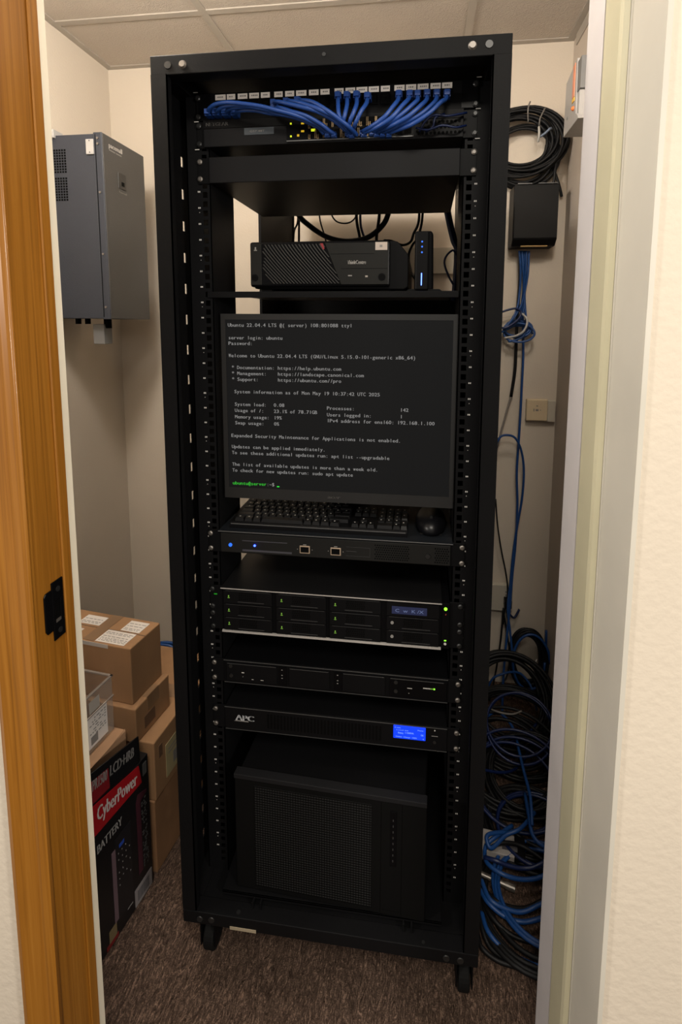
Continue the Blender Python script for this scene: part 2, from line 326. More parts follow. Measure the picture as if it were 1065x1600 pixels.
REAR={'thick_a':[(-0.252,0.8,1.6941),(-0.2304,0.8,1.627),(-0.1925,0.8,1.5899),(-0.1426,0.8,1.5584),(-0.0829,0.8,1.5441),(-0.02,0.8,1.5526),(0.0245,0.8,1.584),(0.0454,0.8,1.621),(0.0561,0.8,1.6858)],
'a':[(-0.2459,0.85,1.7054),(-0.2445,0.85,1.6172),(-0.2598,0.86,1.5795),(-0.2605,0.85,1.4678)],
'b':[(-0.2306,0.82,1.6981),(-0.2334,0.82,1.6019),(-0.2345,0.82,1.4647)],
'c':[(-0.1842,0.86,1.6866),(-0.1742,0.86,1.6176),(-0.1557,0.86,1.5519),(-0.1496,0.86,1.4678)],
'd':[(-0.153,0.88,1.6704),(-0.1364,0.88,1.6304),(-0.1156,0.88,1.6141),(-0.0846,0.88,1.6134),(-0.0621,0.88,1.6328),(-0.05,0.88,1.6778)],
'e':[(-0.0593,0.84,1.6981),(-0.0548,0.84,1.6116),(-0.0445,0.84,1.559),(-0.036,0.84,1.4846)],
'f':[(-0.049,0.87,1.7048),(-0.0464,0.87,1.607),(-0.0317,0.87,1.5554),(-0.021,0.87,1.4877)],
'g':[(0.0215,0.8,1.6867),(0.0184,0.8,1.6123),(0.0112,0.8,1.5521),(0.0158,0.8,1.4798)],
'h':[(0.1423,0.5,1.6143),(0.142,0.5,1.5462),(0.1301,0.5,1.5159),(0.1226,0.5,1.4961),(0.1045,0.45,1.4817),(0.0819,0.42,1.4867),(0.0655,0.4,1.4855)],
'i':[(0.1515,0.5,1.614),(0.1498,0.5,1.5461),(0.1397,0.5,1.505),(0.128,0.48,1.4855),(0.1198,0.46,1.4574),(0.1281,0.4,1.4142),(0.1462,0.2,1.3779)],
'j':[(0.1982,0.6,1.6519),(0.215,0.6,1.5709),(0.2297,0.6,1.5137),(0.2403,0.6,1.4857),(0.2387,0.6,1.423),(0.2355,0.6,1.3563)],
'k':[(0.2087,0.62,1.6564),(0.2224,0.62,1.5745),(0.2392,0.62,1.5082),(0.246,0.62,1.4415)],
'l':[(0.2426,0.5,1.4745),(0.2257,0.5,1.4747),(0.2106,0.5,1.4611),(0.2064,0.5,1.4427),(0.2164,0.5,1.4148),(0.2294,0.5,1.3915)],
'm':[(0.1302,0.25,1.3663),(0.1179,0.3,1.3759),(0.119,0.34,1.3882),(0.1352,0.36,1.3938),(0.1216,0.5,1.4621)],
'n':[(0.1709,0.22,1.3792),(0.1863,0.25,1.3838),(0.2036,0.3,1.3795),(0.2218,0.4,1.3747)]}
RWALL={'blue1':[(0.4657,0.955,1.5281),(0.472,0.955,1.4715),(0.4782,0.965,1.4111),(0.4747,0.965,1.3493),(0.4822,0.97,1.2869),(0.4874,0.975,1.1812),(0.4868,0.975,1.0956),(0.4862,0.975,1.0089),(0.4835,0.97,0.9002),(0.4816,0.97,0.7891),(0.4882,0.97,0.6767),(0.4855,0.96,0.5434),(0.4776,0.95,0.432),(0.4701,0.93,0.3256),(0.4575,0.9,0.2025),(0.4501,0.88,0.0982),(0.4444,0.84,-0.0129)],
'blue2':[(0.4796,0.955,1.5279),(0.48,0.955,1.4715),(0.4803,0.965,1.4111),(0.484,0.96,1.3492),(0.4897,0.955,1.2871),(0.48,0.95,1.2559),(0.4582,0.95,1.2433),(0.4333,0.945,1.237)],
'blue3':[(0.4577,0.955,1.5282),(0.4648,0.96,1.4721),(0.4661,0.965,1.4112),(0.4597,0.96,1.3491),(0.4434,0.95,1.3117),(0.4235,0.945,1.2827)],
'blue4':[(0.4876,0.955,1.5278),(0.4868,0.955,1.4512),(0.475,0.96,1.3698),(0.4558,0.955,1.3242),(0.4358,0.95,1.2972),(0.4149,0.94,1.2764)],
'blue5':[(0.3991,0.94,1.266),(0.4238,0.945,1.2744),(0.4561,0.95,1.2973),(0.4759,0.955,1.3284),(0.4811,0.96,1.3698),(0.4774,0.965,1.4316),(0.4745,0.96,1.5286)],
'blue6':[(0.3922,0.94,1.2867),(0.4213,0.93,1.2828),(0.4581,0.94,1.3076),(0.4708,0.95,1.3324),(0.4542,0.95,1.3448),(0.4301,0.95,1.3406),(0.4061,0.95,1.3323)],
'loop':[(0.399,0.93,0.8846),(0.4163,0.93,0.9221),(0.4415,0.935,0.9284),(0.4653,0.94,0.9194),(0.4848,0.95,0.8874),(0.499,0.96,0.8371),(0.5033,0.96,0.7818),(0.5003,0.96,0.7034),(0.4882,0.955,0.6142),(0.4782,0.95,0.5243),(0.4704,0.94,0.4132),(0.462,0.92,0.3305),(0.4705,0.9,0.2502),(0.4759,0.88,0.1938)],
'white':[(0.4214,0.95,1.2492),(0.4541,0.94,1.256),(0.4768,0.935,1.2707),(0.4877,0.935,1.2954),(0.4858,0.94,1.3139),(0.473,0.95,1.3283)],
'black1':[(0.4614,0.965,1.5294),(0.4661,0.97,1.432),(0.4622,0.97,1.3286),(0.4631,0.975,1.2234),(0.4623,0.975,1.1381),(0.4532,0.975,1.0516)],
'grey1':[(0.4532,0.975,1.0516),(0.4423,0.975,1.0078),(0.429,0.97,0.9535),(0.4121,0.965,0.8768)],
'black2':[(0.4121,0.95,0.7024),(0.4224,0.955,0.6104),(0.4393,0.96,0.5174),(0.4582,0.965,0.4349),(0.4673,0.965,0.365),(0.4583,0.96,0.2959),(0.4549,0.955,0.2509)],
'black3':[(0.4536,0.96,0.3074),(0.4476,0.95,0.1935),(0.4314,0.93,0.0849),(0.4109,0.9,0.0082),(0.3891,0.88,-0.0508)],
'blk4':[(0.4566,0.96,0.2839),(0.4685,0.95,0.2193),(0.479,0.94,0.1308),(0.4653,0.92,0.0713),(0.4312,0.9,0.0463),(0.3935,0.88,0.0095)],
'b7':[(0.4761,0.96,0.2855),(0.4945,0.975,0.2664),(0.5126,0.985,0.2933)],
'b8':[(0.3884,0.86,0.0359),(0.4093,0.86,0.1036),(0.4441,0.86,0.128),(0.4768,0.87,0.1312),(0.5104,0.88,0.1182),(0.5393,0.86,0.0866),(0.55,0.82,0.0376)],
'b9':[(0.594,0.93,0.2542),(0.5999,0.93,0.1725),(0.5975,0.92,0.0845),(0.6045,0.92,0.0256),(0.5907,0.9,-0.0443),(0.5737,0.86,-0.0849),(0.5574,0.8,-0.1284),(0.5553,0.75,-0.174)],
'b10':[(0.3751,0.7,0.0906),(0.4064,0.72,0.0956),(0.4327,0.7,0.0927),(0.4514,0.66,0.0849),(0.4528,0.58,0.0853),(0.4505,0.5,0.0979),(0.4522,0.42,0.0993),(0.4464,0.36,0.0787)],
'b11':[(0.3501,0.6,0.0738),(0.4039,0.62,0.0651),(0.4523,0.64,0.0746),(0.4923,0.66,0.0833),(0.5276,0.7,0.0905)],
'b12':[(0.3394,0.5,0.0895),(0.3904,0.52,0.068),(0.43,0.55,0.0515),(0.4654,0.6,0.0348),(0.4963,0.66,0.0314),(0.5222,0.7,0.0429)],
'w2':[(0.5671,0.93,0.1458),(0.5616,0.92,0.1284),(0.5748,0.92,0.1178),(0.6023,0.93,0.1183)],
'w3':[(0.5688,0.8,-0.0239),(0.5616,0.72,-0.0236),(0.5584,0.66,-0.0348)],
'w4':[(0.3808,0.72,0.1058),(0.4129,0.7,0.1098),(0.4512,0.7,0.1076),(0.4791,0.7,0.1213)]}
FLOORC={'k1':[(0.3098,0.2104,0.008),(0.3094,0.1677,0.0139),(0.3224,0.1395,0.0065),(0.3524,0.1217,0.0024),(0.3867,0.1028,0.011),(0.4235,0.1023,0.0128),(0.4695,0.139,0.0038)],
'b1':[(0.3112,0.1993,0.014),(0.3201,0.1584,0.0199),(0.3476,0.1362,0.0125),(0.3842,0.1239,0.0084),(0.4249,0.1102,0.017),(0.466,0.1276,0.0188)],
'k2':[(0.3144,0.2313,0.016),(0.329,0.189,0.0219),(0.3586,0.168,0.0145),(0.3903,0.1599,0.0104),(0.4335,0.1512,0.019),(0.4741,0.1612,0.0208)],
'b2':[(0.3113,0.2329,0.03),(0.3246,0.2029,0.0359),(0.3542,0.1873,0.0285),(0.387,0.1825,0.0244),(0.4198,0.1828,0.033),(0.4708,0.2046,0.0348)],
'b3':[(0.3156,0.2493,0.036),(0.3288,0.2051,0.0419),(0.362,0.1963,0.0345),(0.3961,0.1978,0.0304),(0.4313,0.2086,0.039),(0.4772,0.2332,0.0408)],
'b4':[(0.4038,0.3817,0.05),(0.3594,0.3413,0.0559),(0.3349,0.3238,0.0485),(0.3282,0.3029,0.0444),(0.332,0.2731,0.053),(0.3623,0.2524,0.0548),(0.4053,0.2547,0.0458),(0.4496,0.2661,0.0463),(0.4905,0.2931,0.0552)],
'b5':[(0.464,0.4155,0.06),(0.4181,0.3599,0.0659),(0.3826,0.3454,0.0585),(0.3453,0.3118,0.0544),(0.3343,0.3231,0.063),(0.3434,0.3373,0.0648),(0.3843,0.3565,0.0558)],
'b6':[(0.326,0.2855,0.055),(0.3509,0.2761,0.0609),(0.3798,0.2748,0.0535),(0.4162,0.2775,0.0494),(0.453,0.2854,0.058),(0.4965,0.3201,0.0598)],
'b7':[(0.4477,0.4591,0.07),(0.4441,0.3881,0.0759),(0.4454,0.3447,0.0685),(0.4651,0.3239,0.0644),(0.493,0.3076,0.073)],
'k3':[(0.2987,0.1655,0.007),(0.3044,0.1322,0.0129),(0.3328,0.119,0.0055),(0.3638,0.113,0.0014),(0.4118,0.1049,0.01)],
'k4':[(0.3221,0.2394,0.024),(0.3439,0.2131,0.0299),(0.3782,0.2108,0.0225),(0.4139,0.219,0.0184),(0.4664,0.2432,0.027)],
'k5':[(0.3426,0.432,0.03),(0.3904,0.3933,0.0359),(0.4261,0.3713,0.0285),(0.4752,0.3492,0.0244)],
'k6':[(0.3421,0.32,0.045),(0.3734,0.3316,0.0509),(0.4196,0.3369,0.0435),(0.4665,0.3112,0.0394)]}
# ------------------------------------------------------------------ the room
CZ = 2.174; LX = -.955; RX = .605; BY = 1.0; HY = -.25; JL = -.3353; JR = .3924
structure(MB().box(LX-.1, 1.9, -2.6, BY+.1, -.06, 0).build('floor', CARPET))
structure(MB().box(LX-.1, LX, -.17, BY, 0, CZ).build('wall_left', WALL))
structure(MB().box(LX-.1, RX+.1, BY, BY+.1, 0, CZ+.05).build('wall_back', WALL))
structure(MB().box(RX, RX+.1, 0, BY, 0, CZ).build('wall_right', WALLR))
structure(MB().box(LX-.1, RX+.1, HY+.02, BY+.1, CZ, CZ+.05).build('ceiling', TILE))
b = MB(); b.box(-2.0, JL-.012, HY, -.1716, 0, 2.5); b.box(JR+.0055, 1.9, HY, 0.0, 0, 2.5); b.box(JL-.012, JR+.012, HY, -.1716, 2.07, 2.5)
structure(b.build('wall_front', WALLH))
# ceiling grid
b = MB()
for x in (-.48, .275): b.box(x-.011, x+.011, -.17, BY, CZ-.004, CZ)
for y in (.105, .708): b.box(LX, RX, y-.011, y+.011, CZ-.0035, CZ)
structure(b.build('trim_1', TBAR))
b = MB(); b.box(LX, LX+.022, -.17, BY-.022, CZ-.003, CZ); b.box(RX-.022, RX, 0, BY-.022, CZ-.003, CZ); b.box(LX, RX, BY-.022, BY, CZ-.003, CZ); b.box(RX-.004, RX-.0005, 0, .96, CZ-.034, CZ-.003)
structure(b.build('trim_2', TBAR))
# left jamb, stained wood: casing + jamb + stop, painted strip beyond, head
dj = bpy.data.objects.new('door_1', None); COL.objects.link(dj); dj['kind'] = 'structure'; ORG['door_1'] = Vector((0, 0, 0))
b = MB(); b.prism([(-.3925, HY-.004), (-.3925, HY-.016), (-.385, HY-.019), (-.3700, HY-.014), (-.356, HY-.012), (-.348, HY-.0165), (-.3405, HY-.0165), (-.3368, HY-.0150), (JL, HY-.0110), (JL, HY), (-.38, HY)], 'Z', 0, 2.13)
b.build('casing', WOOD, dj)
MB().cyl((JL-.0010, HY-.0125, 0), (JL-.0010, HY-.0125, 2.13), .0026, 16).build('casing_bead', WOODG, dj, smooth=True)
b = MB(); b.prism([(JL-.0135, HY), (JL, HY), (JL, -.2405), (JL, -.1855), (JL-.0135, -.1855)], 'Z', 0, 2.07); b.build('jamb', WOOD, dj)
b = MB(); b.prism([(JL, -.2035), (JL+.002, -.2045), (JL+.0032, -.2025), (JL+.0034, -.1875), (JL+.0005, -.1855)], 'Z', 0, 2.07); b.build('stop', WOOD, dj)
b = MB(); b.prism([(JL-.0135, -.1855), (JL+.0005, -.1855), (JL+.0005, -.1700), (JL-.0135, -.1700)], 'Z', 0, 2.07); b.build('painted_strip', PSTRIP, dj)
b = MB(); b.box(JL, JR, HY, -.17, 2.055, 2.07); b.build('head_jamb', WOOD, dj)
# right jamb, painted
b = MB(); b.prism([(JR, HY-.004), (JR, -.1580), (JR+.004, -.1560), (JR+.004, -.1530), (JR, -.1510), (JR, 0.0), (JR+.0055, 0.0), (JR+.0055, HY-.004)], 'Z', 0, 2.07); b.build('jamb', PJAMB, dj)
b = MB(); b.prism([(JR-.0005, -.149), (JR-.007, -.147), (JR-.009, -.140), (JR-.009, -.084), (JR-.0075, -.078), (JR-.0005, -.076)], 'Z', 0, 2.07); b.build('stop', PSTOP, dj)
b = MB(); b.box(JR-.0075, JR+.0055, -.074, .0015, 0, 2.07); b.build('jamb_edge', PEND, dj)
# strike plate with lip
sp = thing('strike_plate', 'black metal strike plate screwed into the stained wooden door jamb', 'strike plate', (JL, -.222, .905))
b = MB(); X0, X1 = JL+.0002, JL+.0022
b.box(X0, X1, -.2284, -.2060, .918, .9456); b.box(X0, X1, -.2284, -.2060, .862, .886)
b.box(X0, X1, -.2284, -.2232, .886, .918); b.box(X0, X1, -.2130, -.2060, .886, .918)
b.prism([(-.2284, .878), (-.2284, .9365), (-.2400, .9365), (-.2435, .932), (-.2435, .883), (-.2400, .878)], 'X', X0, X1)
b.build('plate', BLKG, sp, bev=.0008)
MB().box(JL-.004, JL+.0006, -.2232, -.2130, .886, .918).build('latch_recess', BLKM, sp)
b = MB().box(JL+.0006, JL+.0019, -.2232, -.2130, .886, .890); b.build('latch_tongue', STEEL, sp)
SCX = MB().cyl((0, 0, 0), (.001, 0, 0), .0038, 14).mesh('screw', DSTEEL)
for z in (.933, .873): place('screw', SCX, sp, (JL+.0022, -.2170, z))
# ------------------------------------------------------------------ the rack
RK = thing('server_rack', 'tall black open-frame server rack on casters in the middle of the closet', 'server rack', (0, .35, 0))
ZB, ZT, WX, RD = .140, 1.719, .2805, .80  # rack depth stretched so its top shades the back wall
def slotted_plate(x0, x1, y0, y1, ys0, ys1, z0, z1, pitch, sl):
    b = MB(); b.box(x0, x1, y0, ys0, z0, z1); b.box(x0, x1, ys1, y1, z0, z1)
    z = .2206; last = z0
    while z < 1.63:
        b.box(x0, x1, ys0, ys1, last, z); last = z + sl; z += pitch
    b.box(x0, x1, ys0, ys1, last, z1); return b
for s in (-1, 1):
    b = slotted_plate(s*WX, s*(WX-.002), .002, .2, .0955, .1055, ZB+.028, ZT-.028, .0565, .018)
    b.box(s*WX, s*(WX-.0275), 0, .0022, ZB+.028, ZT-.028); b.box(s*(WX-.0275), s*(WX-.0255), 0, .014, ZB+.028, ZT-.028)
    b.build('front_post', BLK, RK)
    b = MB(); b.box(s*.2495, s*.2435, .455, .79, ZB+.028, ZT-.028); b.box(s*WX, s*.2435, .772, .80, ZB+.028, ZT-.028)
    b.build('rear_post', BLK, RK)
    b = MB(); b.box(s*WX, s*(WX-.03), .03, RD, ZT-.03, ZT); b.build('top_side_rail', BLK, RK)
    b = MB(); b.box(s*WX, s*(WX-.03), .03, RD, ZB, ZB+.028); b.build('bottom_side_rail', BLK, RK)
MB().box(-WX, WX, 0, .03, ZT-.0295, ZT).build('top_beam', BLK, RK, bev=.0012)
MB().box(-WX, WX, 0, .03, ZB, ZB+.026).build('bottom_beam', BLK, RK, bev=.0012)
MB().box(-WX, WX, RD-.03, RD, ZT-.0295, ZT).build('rear_top_beam', BLK, RK)
MB().box(-WX, WX, RD-.03, RD, ZB, ZB+.026).build('rear_bottom_beam', BLK, RK)
MB().box(-WX+.03, WX-.03, .03, RD-.03, ZT-.006, ZT-.003).build('top_panel', BLK2, RK)
MB().box(-WX+.03, WX-.03, .03, RD-.03, ZB+.0235, ZB+.026).build('bottom_panel', BLK, RK)
for s in (-1, 1): MB().box(s*.2222, s*.2205, .201, .60, ZB+.03, .775).build('side_blackout_sheet', BLK2, RK)  # dark sheets added inside to keep the lower gaps black
MB().box(-.2495, .2495, .640, .648, 1.262, 1.372).build('rear_blackout_bar', BLK2, RK)  # dark bar added to hide the bright wall under the shelf
MB().box(-.2205, .2205, .655, .66, ZB+.03, .84).build('rear_blackout_sheet', BLK2, RK)  # added black sheet so no lit wall shows behind the lower units
# mounting rails with square holes
def rail(s, y, name):
    b = MB(); a, c = s*.2195, s*.2625; h0, h1 = s*.2255, s*.2345
    b.box(a, h0, y, y+.0018, ZB+.026, ZT-.03); b.box(h1, c, y, y+.0018, ZB+.026, ZT-.03)
    z = ZB+.045; last = ZB+.026
    while z < ZT-.05:
        b.box(h0, h1, y, y+.0018, last, z); last = z+.0098; z += .015875
    b.box(h0, h1, y, y+.0018, last, ZT-.03)
    b.box(a, a+s*.0018, y, y+.115, ZB+.026, ZT-.03); b.box(c-s*.0018, c, y, y+(.62 if s > 0 else .115), ZB+.026, ZT-.03)  # right outer flange lengthened to stop light showing through the holes
    return b.build(name, BLK, RK)
for s in (-1, 1):
    r = rail(s, .0846, 'mounting_rail')
    b = MB(); z = 1.529; k = 0; x = s*.2412
    while z > .2:
        w = .0017
        for dx in (-.0022, .0004): b.box(x+dx, x+dx+w, .0843, .0847, z-.0013, z+.0013)
        if k % 3 == 1: b.box(x-.0005, x+.0007, .0843, .0847, z-.0085, z-.0075)
        z -= .0278; k += 1
    for z in (1.695, 1.6465, 1.600): b.box(x-.004, x+.004, .0818, .0822, z-.0006, z+.0006)
    stamp(r, b, WHITEP)
# beam bolts
bolt = MB().cyl((0, 0, 0), (0, -.0035, 0), .0065, 18, .0045).mesh('bolt', STEEL); boltd = MB().cyl((0, 0, 0), (0, -.0015, 0), .0062, 18, .0055).mesh('bolt', DSTEEL)
for x, z, m_ in ((-.2505, 1.7037, boltd), (-.2261, 1.7035, bolt), (.2233, 1.7047, bolt), (.2472, 1.705, boltd), (-.2466, .151, boltd), (-.2232, .1525, boltd), (.2239, .151, boltd), (.2491, .1505, boltd), (.0013, 1.7053, MB().cyl((0, 0, 0), (0, -.001, 0), .003, 12).mesh('bolt', DSTEEL))):
    place('bolt', m_, RK, (x, 0, z))
MB().box(-.1861, -.1341, -.0008, 0, .1395, .1458).build('rating_plate', mat('tan_plate', (.34, .28, .19), .5), RK)
b = MB(); b.cyl((-.172, .010, .1658), (-.172, .010, .1672), .004, 12); b.cyl((.182, .008, .1658), (.182, .008, .1672), .003, 12); b.build('base_screws', DSTEEL, RK)
for x in (-.252, .262):
    for y in (.065, .635):
        c = MB(); c.box(x-.02, x+.02, y-.024, y+.024, ZB-.004, ZB); c.box(x-.016, x-.0135, y-.02, y+.03, .03, ZB-.004); c.box(x+.0135, x+.016, y-.02, y+.03, .03, ZB-.004)
        c.cyl((x-.017, y+.008, .035), (x+.017, y+.008, .035), .005, 12)
        cc = c.build('caster', BLK2, RK)
        MB().cyl((x-.011, y+.012, .035), (x+.011, y+.012, .035), .035, 28).build('wheel', RUBBER, cc, bev=.003)
# ------------------------------------------------------------------ patch panel + switch
PP = thing('patch_bay', 'black patch panel with white port labels, topmost unit in the rack', 'patch panel', (0, .084, 1.669))
b = MB(); b.box(-.2405, .2405, .0815, .084, 1.6475, 1.6915); b.box(-.214, .212, .084, .12, 1.650, 1.690); b.build('faceplate', BLKP, PP, bev=.0006)
LBX = [(-.2051,-.1866),(-.1843,-.1694),(-.1648,-.1477),(-.1443,-.1272),(-.1238,-.108),(-.1002,-.0856),(-.0811,-.0655),(-.0621,-.0444),(-.0399,-.0234),(-.0201,-.0047),(.004,.0193),(.0225,.0388),(.0409,.0593),(.0614,.0786),(.0818,.0967),(.1042,.1211),(.1232,.1401),(.1422,.16),(.1631,.1798),(.1819,.1984)]
pm = MB(); pm.box(-.0075, .0075, -.0022, 0, -.009, -.0065); pm.box(-.0075, .0075, -.0022, 0, .0065, .009); pm.box(-.0075, -.006, -.0022, 0, -.0065, .0065); pm.box(.006, .0075, -.0022, 0, -.0065, .0065); pm = pm.mesh('port', BLKG)
pr = MB().box(-.006, .006, -.0004, 0, -.0065, .0065).mesh('port_opening', BLKM)
random.seed(3)
for i, (a, c) in enumerate(LBX):
    x = (a+c)/2; o = place('port', pm, PP, (x, .0815, 1.669)); place('port_opening', pr, o, (x, .0813, 1.669))
    l = MB().box(a, c, .0806, .0814, 1.6800, 1.6888).build('port_label', WHITE, PP)
    b = MB()
    xx = a + .004
    while xx < c - .004:
        w = random.uniform(.0012, .0026); b.box(xx, xx+w, .0803, .0806, 1.6835, 1.6858); xx += w + .0009
    b.build('print', GREYPR, l)
MB().box(-.236, -.2125, .0808, .0816, 1.6485, 1.6905).build('end_plate', BLKG, PP)
MB().box(.214, .2385, .0808, .0816, 1.6485, 1.6905).build('end_plate', BLKG, PP)
screws(PP, (1.6535, 1.684), .0808, SCREWD)
SWT = thing('network_switch', 'black network switch with yellow port lights, second unit from the top', 'network switch', (0, .084, 1.602))
b = MB(); b.box(-.2405, .2405, .0815, .084, 1.6015, 1.6455); b.build('ears', BLKP, SWT, bev=.0006)
b = MB(); b.box(-.226, .218, .0755, .36, 1.6015, 1.6455); b.build('body', GREYP, SWT, bev=.001)
b = MB(); b.box(-.2255, .2175, .0742, .0755, 1.6315, 1.6450); b.build('top_strip', BLKP, SWT)
ftext('lettering', 'NETGEAR', -.2205, .0740, 1.6353, .0058, GREYPR, SWT, width=.040, bold=.0002)
dp = MB().box(-.1524, -.1000, .0745, .0756, 1.6185, 1.6300).build('display_window', mat('smoked_window', (.05, .06, .07), .3), SWT)
ftext('print', 'GS7 48T', -.1420, .0743, 1.6225, .0032, GREYPR, dp, width=.026)
MB().box(-.0775, .1370, .0744, .0756, 1.6045, 1.6420).build('port_block', BLKG, SWT)
MB().box(-.0770, .1370, .0715, .0745, 1.6040, 1.6056).build('port_block_lip', mat('grey_lip', (.16, .16, .16), .35, .6), SWT)
for x, z, w, h, m_ in ((-.0700, 1.6335, .0028, .0028, LY), (-.0700, 1.6130, .0028, .0028, LY), (-.0497, 1.6330, .0052, .0026, LAM), (-.0497, 1.6205, .0052, .0028, LAM), (-.0575, 1.6140, .0036, .0034, LAM), (-.0315, 1.6215, .0070, .0042, LY), (-.0505, 1.6375, .003, .0014, GREYPR)):
    MB().box(x-w/2, x+w/2, .0736, .0745, z-h/2, z+h/2).build('light', m_, SWT)
sp_ = MB()
for dx in (-.0068, -.0044): sp_.box(dx, dx+.0007, -.0012, 0, -.0075, -.001)
for dx in (.0040, .0062): sp_.box(dx, dx+.0008, -.0012, 0, -.0075, .0065)
sp_.box(-.0068, -.0030, -.0012, 0, -.0082, -.0074); sp_ = sp_.mesh('port_contact', BRASS)
so = MB().box(-.0062, .0058, -.0005, 0, -.0062, .0066).mesh('port', BLKM)
for i in range(12):
    for j in range(2):
        x = -.0330 + i*.0146; z = 1.6155 + j*.0170
        o = place('port', so, SWT, (x, .0744, z))
        if (i*7 + j*3) % 5 != 4 and i < 9: place('port_contact', sp_, o, (x, .0744, z))
b = MB(); random.seed(5)
for i in range(11):
    for j in range(4): b.cyl((.1455+i*.0066+(j % 2)*.0033, .0750, 1.6095+j*.0085), (.1455+i*.0066+(j % 2)*.0033, .0756, 1.6095+j*.0085), .0024, 6)
b.build('vent_holes', BLKM, SWT)
screws(SWT, (1.6085, 1.6385), .0815, SCREWD)
# patch cables: each one lifts out with its two plugs
pnames = ['leftmost plug', 'second plug', 'third plug', 'fourth plug', 'fifth plug', 'sixth plug', 'seventh plug', 'eighth plug', 'ninth plug', 'tenth plug', 'eleventh plug', 'twelfth plug', 'thirteenth plug', 'fourteenth plug', 'fifteenth plug', 'sixteenth plug', 'seventeenth plug', 'rightmost plug']
plug = MB(); plug.box(-.0056, .0056, -.016, .004, -.0052, .0052); plug.box(-.004, .004, -.022, -.014, -.004, .004); plug = plug.mesh('plug', BLUE)
for i, p in enumerate(PATCH):
    shp = 'sweeping right' if i < 8 else ('hanging almost straight down' if i < 12 else 'curving down to the left')
    t = thing('patch_cable', 'blue patch cable %s, its panel plug %s from the left' % (shp, pnames[i].replace(' plug', '')) if 0 < i < 17 else 'blue patch cable %s, its panel plug the %s of all' % (shp, pnames[i].replace(' plug', '')), 'patch cable', p[0], 0, 'blue patch cables between panel and switch')
    MB().tube(p, .0034, 6, 10).build('cable_jacket', BLUE, t, smooth=True)
    q = place('plug', plug, t, (p[0][0], .0805, p[0][2]+.002))
    if i % 2 == 0 or i > 11: place('plug', plug, t, (p[-1][0], .0735, p[-1][2]-.001)).scale = (.8, .55, .8)
wh = ['sagging lowest', 'crossing in the middle', 'short and hooked']
for i, p in enumerate(THIN):
    cable('thin_cable', p, .0018, BLUED, 'thin dark blue cable over the switch vent holes, %s' % wh[i], 'cable', 'thin cables over the switch vents')
# ------------------------------------------------------------------ one-unit tray and shelf
TR = thing('rack_tray', 'black one-unit rack tray with a blank front, under the network switch', 'rack shelf', (0, .084, 1.5415))
ears(TR, -.2410, -.2185, .2140, .2410, .0815, .084, 1.5415, 1.5850)
b = MB(); b.box(-.2185, .2140, .0775, .080, 1.5415, 1.5850); b.build('front_panel', GREYP, TR, bev=.001)
b = MB(); b.box(-.2165, .2130, .080, .385, 1.5415, 1.5430); b.box(-.2165, -.2150, .080, .385, 1.5430, 1.572); b.box(.2115, .2130, .080, .385, 1.5430, 1.572); b.build('tray', BLK, TR)
screws(TR, (1.5495, 1.5785), .0815, SCREW)
SH = thing('rack_shelf', 'thin black rack shelf carrying the small desktop computer and the modem', 'rack shelf', (0, .084, 1.3425))
b = MB(); b.box(-.2300, .2180, .0820, .0845, 1.3425, 1.3535); b.box(-.2180, .2160, .0845, .45, 1.3515, 1.3535); b.build('shelf_plate', BLK, SH, bev=.0006)
# ------------------------------------------------------------------ small desktop computer
TC = thing('desktop_computer', 'small black desktop computer lying flat on the rack shelf', 'computer', (-.03, .10, 1.3535))
b = MB(); b.prism([(-.150, 1.360), (-.150, 1.440), (.104, 1.4425), (.112, 1.441), (.131, 1.418), (.131, 1.362), (.124, 1.3575)], 'Y', .110, .375); b.build('case', BLKP, TC, bev=.002)
b = MB(); b.box(-.1546, .0990, .0985, .112, 1.3625, 1.4425); b.build('front_bezel', BLKG, TC, bev=.004)
DOP = mat('dark_olive_plastic', (.009, .009, .008), .45, spec=.2); MB().box(-.1525, -.1325, .0972, .0985, 1.366, 1.4385).build('side_bezel_panel', DOP, TC, bev=.0006)
b = MB(); b.prism([(-.0165, 1.4385), (.0960, 1.4385), (.0960, 1.366), (.0130, 1.366)], 'Y', .0972, .0985); b.build('bezel_panel', DOP, TC, bev=.0006)
# diagonal grille bars clipped to the grille area
b = MB(); gx0, gx1, gz0, gz1 = -.1310, .0100, .3675, .4370
k = -.10
while k < .16:
    # bar runs down-right at about 45 degrees, from (k, top)
    pts = []
    zt, zb_ = 1.4370, 1.3680
    xa, xb = k, k + .060
    edge = lambda z: -.0180 + (1.4370 - z) / .069 * .029
    n = 12; seg = [(xa + (xb-xa)*(i/n)**1.12, zt + (zb_-zt)*i/n) for i in range(n+1)]
    seg = [(x - .07, z) for x, z in seg]
    seg = [(x, z) for x, z in seg if gx0 < x < edge(z)]
    if len(seg) > 1:
        for (x0, z0), (x1, z1) in zip(seg, seg[1:]): b.prism([(x0, z0), (x0+.0021, z0), (x1+.0021, z1), (x1, z1)], 'Y', .0962, .0985)
    k += .0062
b.build('grille_bars', mat('grille_grey', (.022, .021, .019), .5), TC)
b = MB(); b.box(.0905-.0170, .0945, .0966, .0973, 1.4252, 1.4388); st = b.build('sticker', mat('sticker_pinkish', (.46, .39, .34), .6), TC)
MB().box(.0812, .0858, .0962, .0966, 1.4300, 1.4340).build('print', GREYPR, st)
ftext('lettering', 'ThinkCentre', .0240, .0970, 1.4015, .0066, WHITEP, TC, width=.0330, bold=.0003)
MB().box(-.1460, -.1405, .0968, .0973, 1.4265, 1.4282).build('print', GREYPR, TC); MB().box(-.1445, -.1420, .0968, .0973, 1.4285, 1.4330).build('print', GREYPR, TC)
